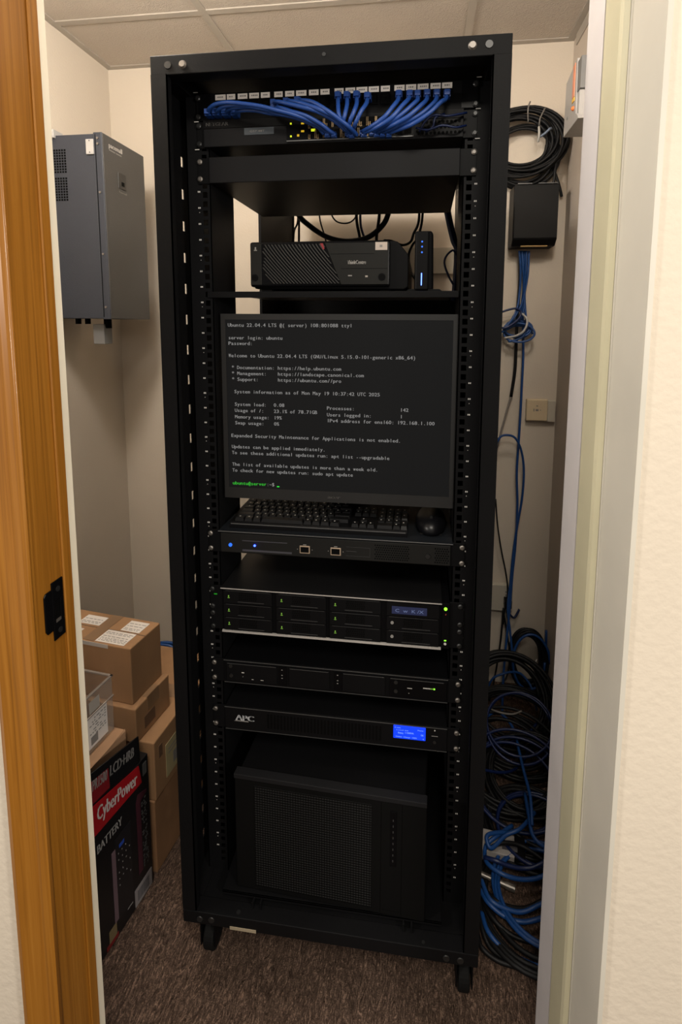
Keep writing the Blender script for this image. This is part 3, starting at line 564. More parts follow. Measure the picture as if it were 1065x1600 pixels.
b = MB(); b.prism([(-.0250, 1.4378), (-.0195, 1.4378), (-.0165, 1.4285), (-.0190, 1.4270)], 'Y', .0958, .0963); b.build('red_accent', mat('red_accent', (.22, .01, .015), .5), TC)
for x, z, r in ((.0855, 1.3790, .0062), (-.1450, 1.3790, .0060)):
    o = MB().cyl((x, .0972, z), (x, .0955, z), r, 24).build('round_button', BLKG, TC); MB().cyl((x, .0955, z), (x, .0952, z), r*.55, 20).build('button_inset', BLKM, o)
MB().box(.0255, .0325, .0966, .0973, 1.3805, 1.3825).build('port', GREYPR, TC); MB().box(.0560, .0605, .0966, .0973, 1.3785, 1.3815).build('port', mat('pale_port', (.3, .27, .24), .5), TC)
b = MB(); b.box(.0130, .0960, .0968, .0973, 1.3935, 1.3940); b.box(-.0060, .0720, .0968, .0973, 1.4190, 1.4195); b.build('seams', BLKM, TC)
b = MB(); [b.box(x, x+.02, y, y+.02, 1.3535, 1.362) for x in (-.14, .08) for y in (.12, .34)]; b.build('feet', RUBBER, TC)
# ------------------------------------------------------------------ modem
MO = thing('modem', 'upright black modem with a column of blue lights beside the desktop computer', 'modem', (.157, .10, 1.3535))
b = MB(); b.prism([(.1420, 1.3560), (.1420, 1.4570), (.1700, 1.4580), (.1735, 1.4530), (.1755, 1.3560)], 'Y', .106, .215); b.build('case', BLKG, MO, bev=.003)
b = MB(); b.box(.1430, .1665, .0985, .106, 1.3560, 1.4565); b.build('front_face', BLKP, MO, bev=.0025)
b = MB(); b.prism([(.1260, 1.3535), (.1925, 1.3535), (.1860, 1.3580), (.1320, 1.3580)], 'Y', .105, .22); b.build('stand', BLKP, MO, bev=.001)
for z in (1.4385, 1.4300, 1.4205): MB().cyl((.1545, .0985, z), (.1545, .0978, z), .0015, 12).build('light', LB2, MO)
MB().box(.1535, .1553, .0976, .0985, 1.3640, 1.3850).build('light_bar', LBW, MO)
# ------------------------------------------------------------------ monitor
MN = thing('monitor', 'black computer monitor showing white terminal text, standing in the rack', 'monitor', (0, .25, .905))
b = MB(); b.box(-.2123, .2190, .100, .122, .9640, 1.3140); b.build('housing', BLKP, MN, bev=.003)
b = MB(); b.box(-.2123, .2190, .0975, .100, 1.3035, 1.3140); b.box(-.2123, .2190, .0975, .100, .9640, .9850); b.box(-.2123, -.2035, .0975, .100, .9850, 1.3035); b.box(.2115, .2190, .0975, .100, .9850, 1.3035); b.build('bezel', mat('bezel_black', (.009, .009, .009), .45), MN)
sc_ = MB().box(-.2035, .2115, .0990, .1002, .9850, 1.3035).build('screen', SCR, MN)
LINES = [(508, -.1993, 'Ubuntu 22.04.4 LTS @( server) 108:801088 tty1'), (527, -.1988, 'server login: ubuntu'), (535.5, -.1988, 'Password:'),
 (554, -.1992, 'Welcome to Ubuntu 22.04.4 LTS (GNU/Linux 5.15.0-101-generic x86_64)'),
 (572, -.1937, '* Documentation:'), (581, -.1937, '* Management:'), (590, -.1937, '* Support:'), (572, -.1055, 'https://help.ubuntu.com'), (581, -.1055, 'https://landscape.canonical.com'), (590, -.1055, 'https://ubuntu.com//pro'),
 (609, -.1898, 'System information as of Mon May 19 10:37:42 UTC 2025'),
 (628.5, -.1895, 'System load:'), (638, -.1895, 'Usage of /:'), (648, -.1895, 'Memory usage:'), (657.5, -.1895, 'Swap usage:'),
 (628.5, -.1140, '0.08'), (638, -.1140, '23.1% of 78.71GB'), (648, -.1140, '19%'), (657.5, -.1140, '0%'),
 (631, -.0135, 'Processes:'), (641, -.0135, 'Users logged in:'), (650, -.0135, 'IPv4 address for ens160: 192.168.1.100'), (631, .1205, '142'), (641, .1205, '1'),
 (677.5, -.1975, 'Expanded Security Maintenance for Applications is not enabled.'), (695, -.1970, 'Updates can be applied immediately.'), (704.5, -.1970, 'To see these additional updates run: apt list --upgradable'),
 (723, -.1970, 'The list of available updates is more than a week old.'), (732.5, -.1970, 'To check for new updates run: sudo apt update')]
for y, x, s in LINES:
    ftext('text_line', s, x, .0988, 1.2932 - .001226*(y-508) - .0028, .0064, TXT, sc_, mono=.00517, bold=.00022)
zc_ = 1.2932 - .001226*(753-508) - .0028
ftext('text_line', 'ubuntu@server', -.1970, .0988, zc_, .0064, TXG, sc_, mono=.00517, bold=.0003)
ftext('text_line', ':~$', -.1970+13*.00517, .0988, zc_, .0064, TXT, sc_, mono=.00517)
MB().box(-.1095, -.1050, .0984, .0990, zc_-.0014, zc_+.0002).build('cursor', CUR, sc_)
ftext('lettering', 'acer', -.0120, .0972, .9718, .0062, GREYPR, MN, width=.0235, shear=.2, bold=.0003)
b = MB(); b.prism([(.15, 1.12), (.15, 1.04), (.255, .912), (.28, .912), (.185, 1.12)], 'X', -.035, .035); b.box(-.06, .06, .121, .155, 1.04, 1.16); b.build('neck', BLKP, MN, bev=.002)
b = MB(); b.box(-.09, .09, .24, .40, .9055, .914); b.build('base', BLKP, MN, bev=.002)
# ------------------------------------------------------------------ one-unit appliance
YF = .079
def fx(x): return x*1.0097 - .0016
AP = thing('rack_appliance', 'black one-unit rack appliance with glowing blue lights, under the keyboard', 'server', (0, YF, .861))
b = MB(); b.box(-.2410, .2410, .0818, .0843, .861, .905); b.build('ears', BLKP, AP, bev=.0006)
b = MB(); b.box(-.2180, .2185, .081, .50, .8615, .9030); b.build('chassis', BLK2, AP)
b = MB(); b.box(-.2200, .2200, .0770, .50, .9030, .9050); b.build('lid', mat('lid_blue_black', (.009, .011, .014), .5, bump=.1, bscale=500, spec=.2), AP)
MB().box(-.2200, .2200, .0765, .0772, .9035, .9050).build('lid_edge', BARD, AP)
b = MB(); b.box(-.2160, .2160, YF, .082, .8625, .9000); b.build('front_panel', mat('front_charcoal', (.010, .010, .0095), .45, spec=.2), AP, bev=.0008)
b = MB(); b.box(-.1730, -.0770, .0782, YF, .8665, .8700); b.box(-.1730, -.0860, .0784, YF, .8865, .8880); b.build('drive_slot_trim', mat('slot_trim', (.05, .05, .06), .3), AP)
MB().cyl((-.1965, YF, .8775), (-.1965, .0775, .8775), .0035, 20).build('power_button', LB2, AP)
MB().sph((-.1485, .0775, .8790), .0021).build('light', LB, AP)
for i, x in enumerate((-.0520, .0065)):
    o = MB().box(x-.0098, x+.0098, .0775, YF, .8695, .8845).build('network_port', mat('port_frame_tan', (.33, .25, .18), .4), AP, bev=.001)
    MB().box(x-.0078, x+.0078, .0771, .0776, .8717, .8823).build('port_opening', BLKM, o)
    MB().box(x-.003, x+.003, .0777, YF, .8858, .8868).build('print', GREYPR, AP); MB().cyl((x-.014, YF, .877), (x-.014, .0784, .877), .0008, 8).build('pin_light', GREYPR, AP); MB().cyl((x+.014, YF, .877), (x+.014, .0784, .877), .0008, 8).build('pin_light', GREYPR, AP)
b = MB()
for j in range(7):
    for i in range(15): b.cyl((.0800+i*.0042+(j % 2)*.0021, .0784, .8680+j*.0043), (.0800+i*.0042+(j % 2)*.0021, YF+.0001, .8680+j*.0043), .0014, 6)
    for i in range(6): b.cyl((.1890+i*.0042+(j % 2)*.0021, .0784, .8680+j*.0043), (.1890+i*.0042+(j % 2)*.0021, YF+.0001, .8680+j*.0043), .0014, 6)
b.build('vent_holes', BLKM, AP)
b = MB(); b.box(.0255, .0700, .0784, YF, .8700, .8704); b.box(.0255, .0700, .0784, YF, .8870, .8874); b.box(.0700, .0704, .0784, YF, .8700, .8874); b.box(.026, .045, .0784, YF, .8785, .8795); b.build('expansion_slot', mat('slot_line', (.03, .03, .03), .5), AP)
o = MB().cyl((.1755, YF, .8790), (.1755, .0765, .8790), .0045, 20).build('lock', DSTEEL, AP)
screws(AP, (.8680, .8975), .0818, SCREW)
# ------------------------------------------------------------------ keyboard and mouse
KB = thing('keyboard', 'black computer keyboard lying in front of the monitor', 'keyboard', (-.03, .15, .905), 0)
kx0, kx1, ky0, ky1 = -.2035, .1375, .094, .212
b = MB(); b.prism([(ky0, .9052), (ky1, .9052), (ky1, .9225), (ky0+.004, .9165), (ky0, .9130)], 'X', kx0, kx1); KBB = b.build('base', BLKP, KB)
b = MB(); b.box(kx0+.003, kx1-.003, ky0-.0006, ky0+.0006, .9128, .9146); b.build('front_edge', mat('grey_edge', (.07, .07, .07), .3), KB)
kp = .0149; ry = .0172
random.seed(7)
def kz(y): return .9165 + (y-ky0)/(ky1-ky0)*.006
kcap = {}
def key(x, y, w, l=1.0):
    z = kz(y); kk = (round(w, 2), round(l, 2))
    if kk not in kcap:
        hw = kp*w/2-.0009; hl = ry*l/2-.0012
        bm = MB(); A = [(-hw, -hl), (hw, -hl), (hw, hl), (-hw, hl)]; t = [(x_*.82 if w < 2 else x_*.95, y_*.82) for x_, y_ in A]
        vb = [bm.bm.verts.new((p[0], p[1], 0)) for p in A]; vt = [bm.bm.verts.new((p[0], p[1]+.0006, .0062)) for p in t]
        bm.bm.faces.new(vt); bm.bm.faces.new(vb[::-1])
        for i in range(4): bm.bm.faces.new((vb[i], vb[(i+1) % 4], vt[(i+1) % 4], vt[i]))
        kcap[kk] = bm.mesh('key', KEY)
    o = place('key', kcap[kk], KB, (x, y, z)); o.rotation_euler = (.05, 0, 0)
    if w < 1.6: legend.box(x-.0022, x+.0002, y+.0006, y+.0032, z+.0065, z+.0067)
legend = MB()
x0 = kx0 + .008
rows = [(5, [1, -.6]+[1]*4+[-.3]+[1]*4+[-.3]+[1]*4, []), (4, [1]*13+[1.8], 3), (3, [1.5]+[1]*12+[1.3], 3), (2, [1.75]+[1]*11+[2.05], 0), (1, [2.2]+[1]*10+[2.6], 1), (0, [1.3, 1.1, 1.1, 5.6, 1.1, 1.1, 1.2, 1.3+.0], 3)]
for r, ws, nav in rows:
    y = ky0 + .0135 + r*ry; x = x0
    for w in ws:
        if w > 0: key(x + kp*w/2, y, w)
        x += abs(w)*kp
    nx = x0 + 15.25*kp
    if nav == 3:
        for i in range(3): key(nx + kp*(i+.5), y, 1)
    if nav == 1: key(nx + kp*1.5, y, 1)
    px = nx + 3.25*kp
    if r in (4, 3, 2, 1):
        for i in range(3): key(px + kp*(i+.5), y, 1)
    if r == 0: key(px + kp, y, 2); key(px + kp*2.5, y, 1)
    if r in (4,): key(px + kp*3.4, y, .9)
    if r in (2, 0): key(px + kp*3.4, y + ry*.5, .9, 2)
stamp(KBB, legend, WHITEP)
MS = thing('computer_mouse', 'black computer mouse to the right of the keyboard', 'mouse', (.181, .15, .905))
b = MB(); b.sph((.181, .152, .9150), .03, .98, 1.72, .86, 24)
for v in b.bm.verts:
    if v.co.z < .9062: v.co.z = .9062
    v.co.z += max(0, (v.co.y-.152))*.12 if v.co.z > .915 else 0
b.build('shell', mat('mouse_black', (.004, .004, .005), .35, spec=.35), MS, smooth=True)
MB().cyl((.1785, .125, .934), (.1835, .125, .934), .006, 16).build('scroll_wheel', RUBBER, MS)
MB().box(.160, .202, .112, .19, .9051, .9075).build('glide_base', RUBBER, MS, bev=.001)
# ------------------------------------------------------------------ two-unit storage server
ST = thing('storage_server', 'black two-unit storage server with drive bays between bright metal edges', 'server', (0, YF, .702))
ears(ST, -.2410, -.2160, .2170, .2430, .0818, .0843, .703, .792)
b = MB(); b.box(-.2170, .2170, .0825, .56, .7035, .7895); b.build('chassis', BLK2, ST)
b = MB(); b.box(-.2175, .2030, .0755, .56, .7895, .7915); b.build('lid', mat('lid_dark', (.007, .007, .0075), .45, spec=.2), ST)
MB().box(-.2175, .2030, .0748, .0756, .7896, .7915).build('top_edge', BAR, ST); MB().box(-.2160, .2030, .0750, .0790, .7015, .7050).build('bottom_edge', BAR, ST)
bay = MB(); bw, bh = .0955, .0260
bay.box(0, bw, -.0030, 0, 0, bh); bay = bay.mesh('drive_bay', BLKP)
gr = MB()
for i in range(9):
    for j in range(4): gr.box(.0305+i*.0040+(j % 2)*.001, .0332+i*.0040+(j % 2)*.001, -.0034, -.0029, .0075+j*.0042, .0103+j*.0042)
gr = gr.mesh('vent_holes', BLKM)
hn = MB(); hn.box(.028, .080, -.0036, -.003, .0035, .0042); hn.box(.004, .093, -.0034, -.003, .0250, .0254); hn = hn.mesh('handle_line', mat('handle_line', (.05, .05, .05), .4))
ld = MB(); ld.box(.0092, .0110, -.0038, -.003, .0130, .0160); ld.box(.0082, .0122, -.0038, -.003, .0108, .0116); ldm = ld.mesh('light', LG2); ld = MB(); ld.cyl((.010, -.003, .014), (.010, -.0042, .014), .003, 12); ldw = ld.mesh('keyhole', GREYPR)
for ci, x in enumerate((-.2120, -.1075, -.0040, .1030)):
    for ri, z in enumerate((.7605, .7330, .7058)):
        if ci == 3 and ri == 0: continue
        o = place('drive_bay', bay, ST, (x, .0795, z)); place('vent_holes', gr, o, (x, .0795, z)); place('handle_line', hn, o, (x, .0795, z))
        place('light' if ci < 3 else 'keyhole', ldm if ci < 3 else ldw, o, (x, .0795, z))
o = MB().box(.1030, .1985, .0765, .0795, .7605, .7865).build('display_panel', BLKP, ST)
l = MB().box(.1120, .1765, .0758, .0765, .7650, .7795).build('display', LCD2, o)
o2 = text('display_text', 'C  w  K /X', (.1185, .0756, .7690), (1, 0, 0), (0, 0, 1), .0062, LCD2T, o, width=.052)
MB().box(.2040, .2180, .0770, .0818, .7030, .7915).build('handle', BLKG, ST, bev=.001)
MB().cyl((.2100, .0770, .7810), (.2100, .0760, .7810), .0030, 16).build('light', led('bright_green', (.25, 1.0, .03), 2.2), ST)
MB().box(.2085, .2125, .0762, .0770, .7185, .7205).build('light', LG, ST); MB().cyl((.2105, .0770, .7130), (.2105, .0762, .7130), .0024, 12).build('button', WHITEP, ST); MB().box(.2095, .2115, .0762, .0770, .7690, .7715).build('light', mat('dim_red', (.2, .03, .02), .5), ST)
MB().box(-.2330, -.2270, .0810, .0818, .7735, .7755).build('light', led('faint_green', (.02, .35, .02), .5), ST)
screws(ST, (.7085, .7360, .7500, .7850), .0818, SCREWD)
# ------------------------------------------------------------------ slim one-unit server
SV = thing('rack_server', 'slim black one-unit server with two flat bays and a row of small lights', 'server', (0, YF, .592))
b = MB(); b.box(-.2410, .2410, .0818, .0843, .5930, .6400); b.build('ears', BLKP, SV, bev=.0006)
b = MB(); b.box(-.2170, .2180, .0805, .62, .5930, .6395); b.build('chassis', BLK2, SV, bev=.0005)
EDG = mat('soft_edge', (.05, .05, .05), .4)
b = MB(); b.box(-.2170, .2180, .0795, .0806, .6385, .6397); b.box(-.2160, .2180, .0797, .0806, .5928, .5938); b.build('edges', EDG, SV)
for a, c in ((-.2110, -.1090), (-.0850, -.0060), (.0195, .1010)):
    o = MB().box(a, c, .0785, .0806, .5975, .6345).build('bay_cover', BLKP, SV, bev=.0006); MB().box(a+.002, c-.002, .0780, .0786, .6335, .6343).build('cover_edge', EDG, o)
for a in (-.1040, .0050):
    o = MB().box(a, a+.014, .0788, .0806, .5975, .6345).build('latch', BLKG, SV)
    for z in (.629, .618, .612): MB().box(a+.004, a+.0065, .0784, .0789, z, z+.0014).build('print', GREYPR, o)
o = MB().box(.1095, .2160, .0785, .0806, .5975, .6345).build('control_panel', BLKG, SV, bev=.0006)
MB().box(.1110, .2100, .0781, .0786, .6330, .6340).build('panel_edge', EDG, o)
for x, z in ((.1215, .6270), (.1215, .6090), (-.2020, .6290), (-.2010, .6090)):
    MB().cyl((x, .0785, z), (x, .0768, z), .0036, 18).build('round_lock', DSTEEL, SV)
b = MB(); b.box(.1430, .1520, .0781, .0786, .6165, .6174); b.box(.1455, .1470, .0781, .0786, .6065, .6072); b.box(-.1800, -.1750, .0781, .0786, .6160, .6176); b.box(-.1780, -.1770, .0781, .0786, .6080, .6088); b.box(-.1600, -.1560, .0781, .0786, .6040, .6046); b.box(-.1420, -.1360, .0781, .0786, .6040, .6046); b.build('print', WHITEP, SV)
for i in range(8): MB().box(.1725+i*.0027, .1745+i*.0027, .0779, .0786, .6190, .6208).build('light', LG2 if i > 4 else WHITEP, SV)
MB().box(.1915, .1945, .0778, .0786, .6186, .6212).build('light', LG, SV)
screws(SV, (.6005, .6320), .0818, SCREW)
# ------------------------------------------------------------------ rack UPS
UP = thing('rack_battery_backup', 'black rack battery backup with a bright blue display screen', 'battery backup', (0, YF, .493))
b = MB(); b.box(-.2410, .2410, .0818, .0843, .4930, .5410); b.build('ears', BLKP, UP, bev=.0006)
b = MB(); b.box(-.2170, .2190, .0795, .62, .4935, .5405); b.build('chassis', BLKP, UP, bev=.001)
b = MB(); b.box(-.2170, .2190, .0788, .0797, .5395, .5407); b.box(-.2160, .2190, .0788, .0797, .4930, .4938); b.build('edges', EDG, UP)
b = MB()
for i in range(34): b.box(-.1300+i*.0067, -.1265+i*.0067, .0786, .0796, .5030, .5320)
b.build('grille_slots', BLKM, UP)
ftext('lettering', 'APC', -.1950, .0785, .5145, .0115, mat('silver_print', (.42, .43, .45), .4), UP, width=.0370, bold=.0018)
b = MB(); b.prism([(-.1975, .5120), (-.1680, .5120), (-.1700, .5136), (-.1940, .5136)], 'Y', .0783, .0790); b.build('logo_underline', GREYPR, UP)
l = MB().box(.1180, .1790, .0775, .0795, .5125, .5405-.0015).build('display', LCD, UP, bev=.0008)
for s, x, z, h, w in (('0 min', .1205, .5345, .0022, .011), ('Power', .1640, .5325, .0022, .011), ('Load 60', .1240, .5300, .0018, .022), ('Battery', .1270, .5235, .0034, .010), ('I 1500VA', .1405, .5245, .0034, .016), ('OK', .1700, .5225, .0034, .005), ('Online  Charge  100%', .1225, .5160, .0024, .040), ('4', .1735, .5150, .0026, .002)):
    ftext('display_text', s, x, .0773, z, h, LCDT, l, width=w, bold=.0002)
MB().cyl((.1960, .0795, .5350), (.1960, .0788, .5350), .0012, 10).build('light', WHITEP, UP); MB().cyl((.1960, .0795, .5110), (.1960, .0780, .5110), .0030, 16).build('power_button', DSTEEL, UP); MB().box(.1900, .2020, .0789, .0796, .5230, .5237).build('print', GREYPR, UP)
screws(UP, (.5010, .5330), .0818, SCREW)
# ------------------------------------------------------------------ bottom shelf + tower
BS = thing('support_shelf', 'black shelf on short legs at the bottom of the rack under the tower server', 'shelf', (0, .2, .166))
b = MB(); b.box(-.2120, .2150, .030, .60, .1805, .1840); b.box(-.2120, .2150, .030, .033, .1765, .184); b.build('plate', BLK, BS, bev=.0006)
for x in (-.139, .152):
    for y in (.02, .5):
        b = MB(); b.box(x-.009, x-.006, y, y+.04, .1662, .1805); b.box(x+.006, x+.009, y, y+.04, .1662, .1805); b.build('leg', BLK, BS)
TW = thing('tower_server', 'large black tower server lying on its side at the bottom of the rack', 'tower server', (0, .038, .184), math.radians(-2.3))
b = MB(); b.box(-.181, .181, .012, .49, 0.0005, .244); b.build('case', BLKP, TW, bev=.003, local=True)
b = MB(); b.box(-.186, .184, -.004, .012, 0.0005, .2405); b.build('front_bezel', mat('bezel_matt', (.0045, .0045, .0045), .6, spec=.06), TW, bev=.002, local=True)
b = MB(); b.box(-.186, .184, -.007, .012, .2405, .2500); b.build('top_trim', mat('trim_grey', (.011, .011, .012), .5, spec=.12), TW, bev=.001, local=True)
b = MB(); b.box(-.146, .082, -.0048, -.004, .012, .228); b.build('mesh_panel', MESHB, TW, local=True)
b = MB()
for i in range(45): b.box(-.1455+i*.0051, -.1445+i*.0051, -.0054, -.0046, .012, .228)
for i in range(43): b.box(-.146, .082, -.0056, -.0048, .0125+i*.0051, .0137+i*.0051)
b.build('mesh_wires', mat('mesh_wire', (.0026, .0026, .0024), .6, spec=.06), TW, local=True)
b = MB(); b.box(.1000, .1005, -.0046, -.0038, .006, .236); b.box(.1390, .1395, -.0046, -.0038, .006, .236); b.box(.104, .136, -.0046, -.0038, .012, .0126); b.build('panel_seams', BLKM, TW, local=True)
o = MB().box(.1180, .1290, -.0056, -.004, .108, .222).build('port_strip', BLKG, TW, bev=.001, local=True)
b = MB(); [b.box(.1222, .1240, -.0060, -.0055, .118+i*.012, .122+i*.012) for i in range(8)]; b.build('ports', mat('port_grey', (.03, .03, .03), .5), o, local=True)
# ------------------------------------------------------------------ wall cabinet on the left wall
CB = thing('wall_cabinet', 'dark grey metal power cabinet mounted on the left wall', 'electrical cabinet', (LX, .68, 1.306))
x1 = -.745
b = MB(); b.box(LX+.001, x1, .568, .782, 1.306, 1.808); b.build('body', CABG, CB, bev=.002)
b = MB(); b.box(x1-.002, -.7215, .5655, .785, 1.304, 1.811); b.build('door', CABG, CB, bev=.002)
o = MB().box(-.7222, -.7200, .5675, .783, 1.306, 1.809).build('front_panel', CABF, CB, bev=.0008)
text('lettering', 'pacemall', (-.7199, .594, 1.7800), (0, 1, 0), (0, 0, 1), .013, WHITEP, CB, width=.066, bold=.0016)
b = MB(); b.box(-.7200, -.7195, .595, .625, 1.7715, 1.7745); b.box(-.7200, -.7195, .630, .657, 1.7715, 1.7745); b.build('print', GREYPR, CB)
o = MB().box(-.7202, -.7185, .6343, .6745, 1.6790, 1.7240).build('display_panel', mat('cab_display', (.012, .013, .014), .35), CB, bev=.001); b = MB(); b.box(-.7184, -.7180, .649, .664, 1.688, 1.700); b.build('button', BLKM, o)
text('print', 'Powerwall', (-.7199, .636, 1.6670), (0, 1, 0), (0, 0, 1), .006, GREYPR, CB, width=.040, bold=.0006)
for z0 in (1.7075, 1.6325):
    b = MB()
    for i in range(8):
        for j in range(9): b.box(-.892+i*.0078, -.887+i*.0078, .5672, .5682, z0+j*.0072, z0+.005+j*.0072)
    b.build('vent_grille', BLKM, CB)
b = MB(); b.box(-.768, -.746, .5625, .568, 1.7530, 1.7930); b.build('latch', LGREY, CB, bev=.001)
b = MB(); b.cyl((-.757, .5625, 1.7885), (-.757, .5615, 1.7885), .0015, 8); b.cyl((-.757, .5625, 1.758), (-.757, .5615, 1.758), .0015, 8); b.build('latch_screws', DSTEEL, CB)
MB().box(-.885, -.860, .560, .60, 1.800, 1.822).build('mounting_bracket', LGREY, CB, bev=.001)
scr = MB().cyl((0, 0, 0), (0, -.003, 0), .003, 12).mesh('screw', STEEL)
for z in (1.795, 1.780, 1.652, 1.485, 1.338): place('screw', scr, CB, (-.7335, .5655, z))
b = MB(); b.box(-.742, -.740, .5648, .566, 1.31, 1.805); b.build('door_gap', BLKM, CB)
b = MB(); [b.cyl((x, .60, 1.306), (x, .60, 1.290), .008, 12) for x in (-.845, -.815)]; b.cyl((-.765, .62, 1.306), (-.765, .62, 1.278), .011, 14); b.build('cable_glands', BLKM, CB)
JB = MB().box(-.800, -.765, .60, .64, 1.2320, 1.2900).build('junction_box', MGREY, None, bev=.001); props(JB, 'small grey junction box hanging under the wall cabinet', 'junction box')
# ------------------------------------------------------------------ right wall panel
EP = thing('breaker_panel', 'pale grey electrical panel with orange marks high on the right wall', 'electrical panel', (RX, .73, 1.82))
b = MB(); b.prism([(.664, 1.973), (.769, 1.954), (.775, 1.814), (.628, 1.814), (.640, 1.828), (.656, 1.835)], 'X', .535, RX-.001); b.build('housing', LGREY, EP, bev=.001)
b = MB(); b.box(.5370, .604, .6300, .6640, 1.8870, 1.9640); b.build('cover', MGREY, EP, bev=.001)
b = MB(); b.box(.5380, .604, .6380, .6600, 1.8260, 1.8865); b.build('cover_foot', LGREY, EP, bev=.001)
b = MB(); b.prism([(.676, 1.967), (.694, 1.963), (.694, 1.885), (.676, 1.885)], 'X', .5335, .5352); b.build('orange_strip', ORANGE, EP)
MB().box(.5330, .5352, .672, .692, 1.872, 1.882).build('yellow_tag', YELLOW, EP); MB().sph((.5345, .678, 1.855), .006).build('orange_button', ORANGED, EP)
MB().box(.5340, .5352, .735, .745, 1.850, 1.856).build('print', GREYPR, EP)
# ------------------------------------------------------------------ black cable box on the back wall
WB = thing('cable_box', 'black wall box on the back wall, blue cables hanging from its underside', 'wall box', (.50, BY, 1.55))
b = MB(); b.prism([(.905, 1.7220), (.905, 1.5560), (.93, 1.5380), (.999, 1.5380), (.999, 1.7260)], 'X', .4270, .5610); b.build('case', BLKP, WB, bev=.004)
b = MB(); b.box(.4300, .5600, .9035, .906, 1.5600, 1.7200); b.build('front_cover', mat('cover_black', (.005, .005, .005), .6, spec=.2), WB, bev=.003)
MB().box(.4560, .5360, .9200, .936, 1.5370, 1.5395).build('tan_label', mat('tan_tag', (.45, .30, .10), .5), WB)
b = MB(); b.box(.4370, .4800, .905, .95, 1.7230, 1.7260); b.box(.4990, .5560, .905, .95, 1.7230, 1.7260); b.build('top_edge', mat('greyish', (.06, .06, .06), .4), WB)
# coils
def coil(name, c, u, v, R0, R1, n, r, M, label, seed, dz=.02, tails=None, ell=1.0, sub=3, cat='cable coil', group=None):
    random.seed(seed); c = Vector(c); u = Vector(u).normalized(); v = Vector(v).normalized(); w = u.cross(v)
    pts = []
    K = 14
    off = [(random.uniform(-.012, .012), random.uniform(-.012, .012), random.uniform(R0, R1), random.uniform(-dz, dz)) for _ in range(n+1)]
    for i in range(n*K+1):
        t = i/K; k = int(t); f = t-k; k2 = min(k+1, n)
        a = [off[k][q]*(1-f) + off[k2][q]*f for q in range(4)]
        th = 2*math.pi*f
        pts.append(c + u*(a[0] + a[2]*math.cos(th)) + v*(a[1] + a[2]*ell*math.sin(th)) + w*a[3])
    if tails: pts += [Vector(p) for p in tails]
    o = MB().tube(pts, r, sub, 7).build(name, M, None, smooth=True)
    return props(o, label, cat, group)
coil('cable_coil', (.450, .955, 1.862), (1, 0, 0), (0, 0, 1), .085, .135, 16, .0048, CBLK, 'thick coil of black cable hanging high on the back wall above the black box', 11, dz=.022, ell=.80)
coil('cable_coil', (.468, .972, 1.820), (1, 0, 0), (0, 0, 1), .085, .112, 7, .0045, CBLK, 'lower loops of black cable drooping onto the black wall box', 12, dz=.012, ell=.95, tails=[(.556, .95, 1.78), (.553, .95, 1.74), (.545, .95, 1.7265)])
for p0, p1, lb in (((.470, .925, 1.925), (.476, .925, 1.955), 'left'), ((.492, .925, 1.895), (.508, .925, 1.940), 'middle')):
    pass
TIE = [cable('cable_tie', [(.468, .929, 1.972), (.463, .926, 1.958), (.462, .927, 1.938), (.466, .940, 1.915)], .0022, mat('grey_tie', (.14, .13, .12), .5), 'grey tie around the top of the black wall coil', 'cable tie', sub=4),
       cable('cable_tie', [(.513, .932, 1.952), (.505, .925, 1.935), (.498, .924, 1.918), (.497, .93, 1.90)], .0022, bpy.data.materials['grey_tie'], 'grey tie across the upper right of the black wall coil', 'cable tie', sub=4),
       cable('cable_tie', [(.497, .93, 1.897), (.4965, .922, 1.885), (.497, .922, 1.868), (.496, .93, 1.853)], .0036, mat('pale_tie', (.42, .41, .38), .5), 'pale wrap holding the middle of the black wall coil', 'cable tie', sub=4),
       cable('cable_tie', [(.500, .925, 1.866), (.516, .918, 1.876), (.528, .92, 1.888), (.536, .935, 1.892)], .0034, mat('bluish_tie', (.16, .20, .27), .5), 'bluish grey tag crossing the black wall coil', 'cable tie', sub=4)]
cable('cable', [(.556, .985, 1.79), (.572, .985, 1.75), (.582, .985, 1.72), (.587, .985, 1.70)], .0045, CBLK, 'short black cable end curling down right of the wall coil')
RWL = {'blue1': ('long blue cable hanging from the black wall box down to the floor', BLUEW, .0040), 'blue2': ('blue cable from the wall box curling into the tied bundle, outermost loop', BLUEW, .0036), 'blue3': ('blue cable on the left of the strand under the wall box', BLUEW, .0036), 'blue4': ('blue cable on the right of the strand under the wall box', BLUEW, .0036), 'blue5': ('blue cable looping up from behind the rack post to the wall box', BLUEW, .0036), 'blue6': ('short blue cable bent back at the tied bundle', BLUED, .0036), 'loop': ('blue cable making a tall narrow loop beside the ivory wall outlet', BLUEW, .0038), 'white': ('white tie ring around the blue cable bundle', CWHITE, .0035), 'black1': ('straight black cable hanging beside the long blue cable', CBLK, .0052), 'grey1': ('grey end of the hanging black cable bending left', GREYC, .0034), 'black2': ('thin black cord dropping to the low wall outlet', CBLK, .0026), 'black3': ('black cord running down from the low outlet plug', CBLK, .0030), 'blk4': ('black cord curving right from the low outlet plug', CBLK, .0030), 'b7': ('short blue cable end hooked on the back wall', BLUED, .0038), 'b8': ('blue cable arched over the black heap by the back wall', BLUEW, .0038), 'b9': ('bright blue cable running down the right side of the leaning coil', BLUEW, .0042), 'b10': ('bright blue cable snaking down over the middle of the black heap', BLUEW, .0042), 'b11': ('blue cable crossing the heap just above its middle', BLUED, .0038), 'b12': ('blue cable sagging across the lower heap', BLUED, .0038), 'w2': ('white tie on the leaning black coil', CWHITE, .0026), 'w3': ('short white cable beside the right wall', GREYC, .0036), 'w4': ('pale cable end lying across the black heap', GREYC, .0028)}
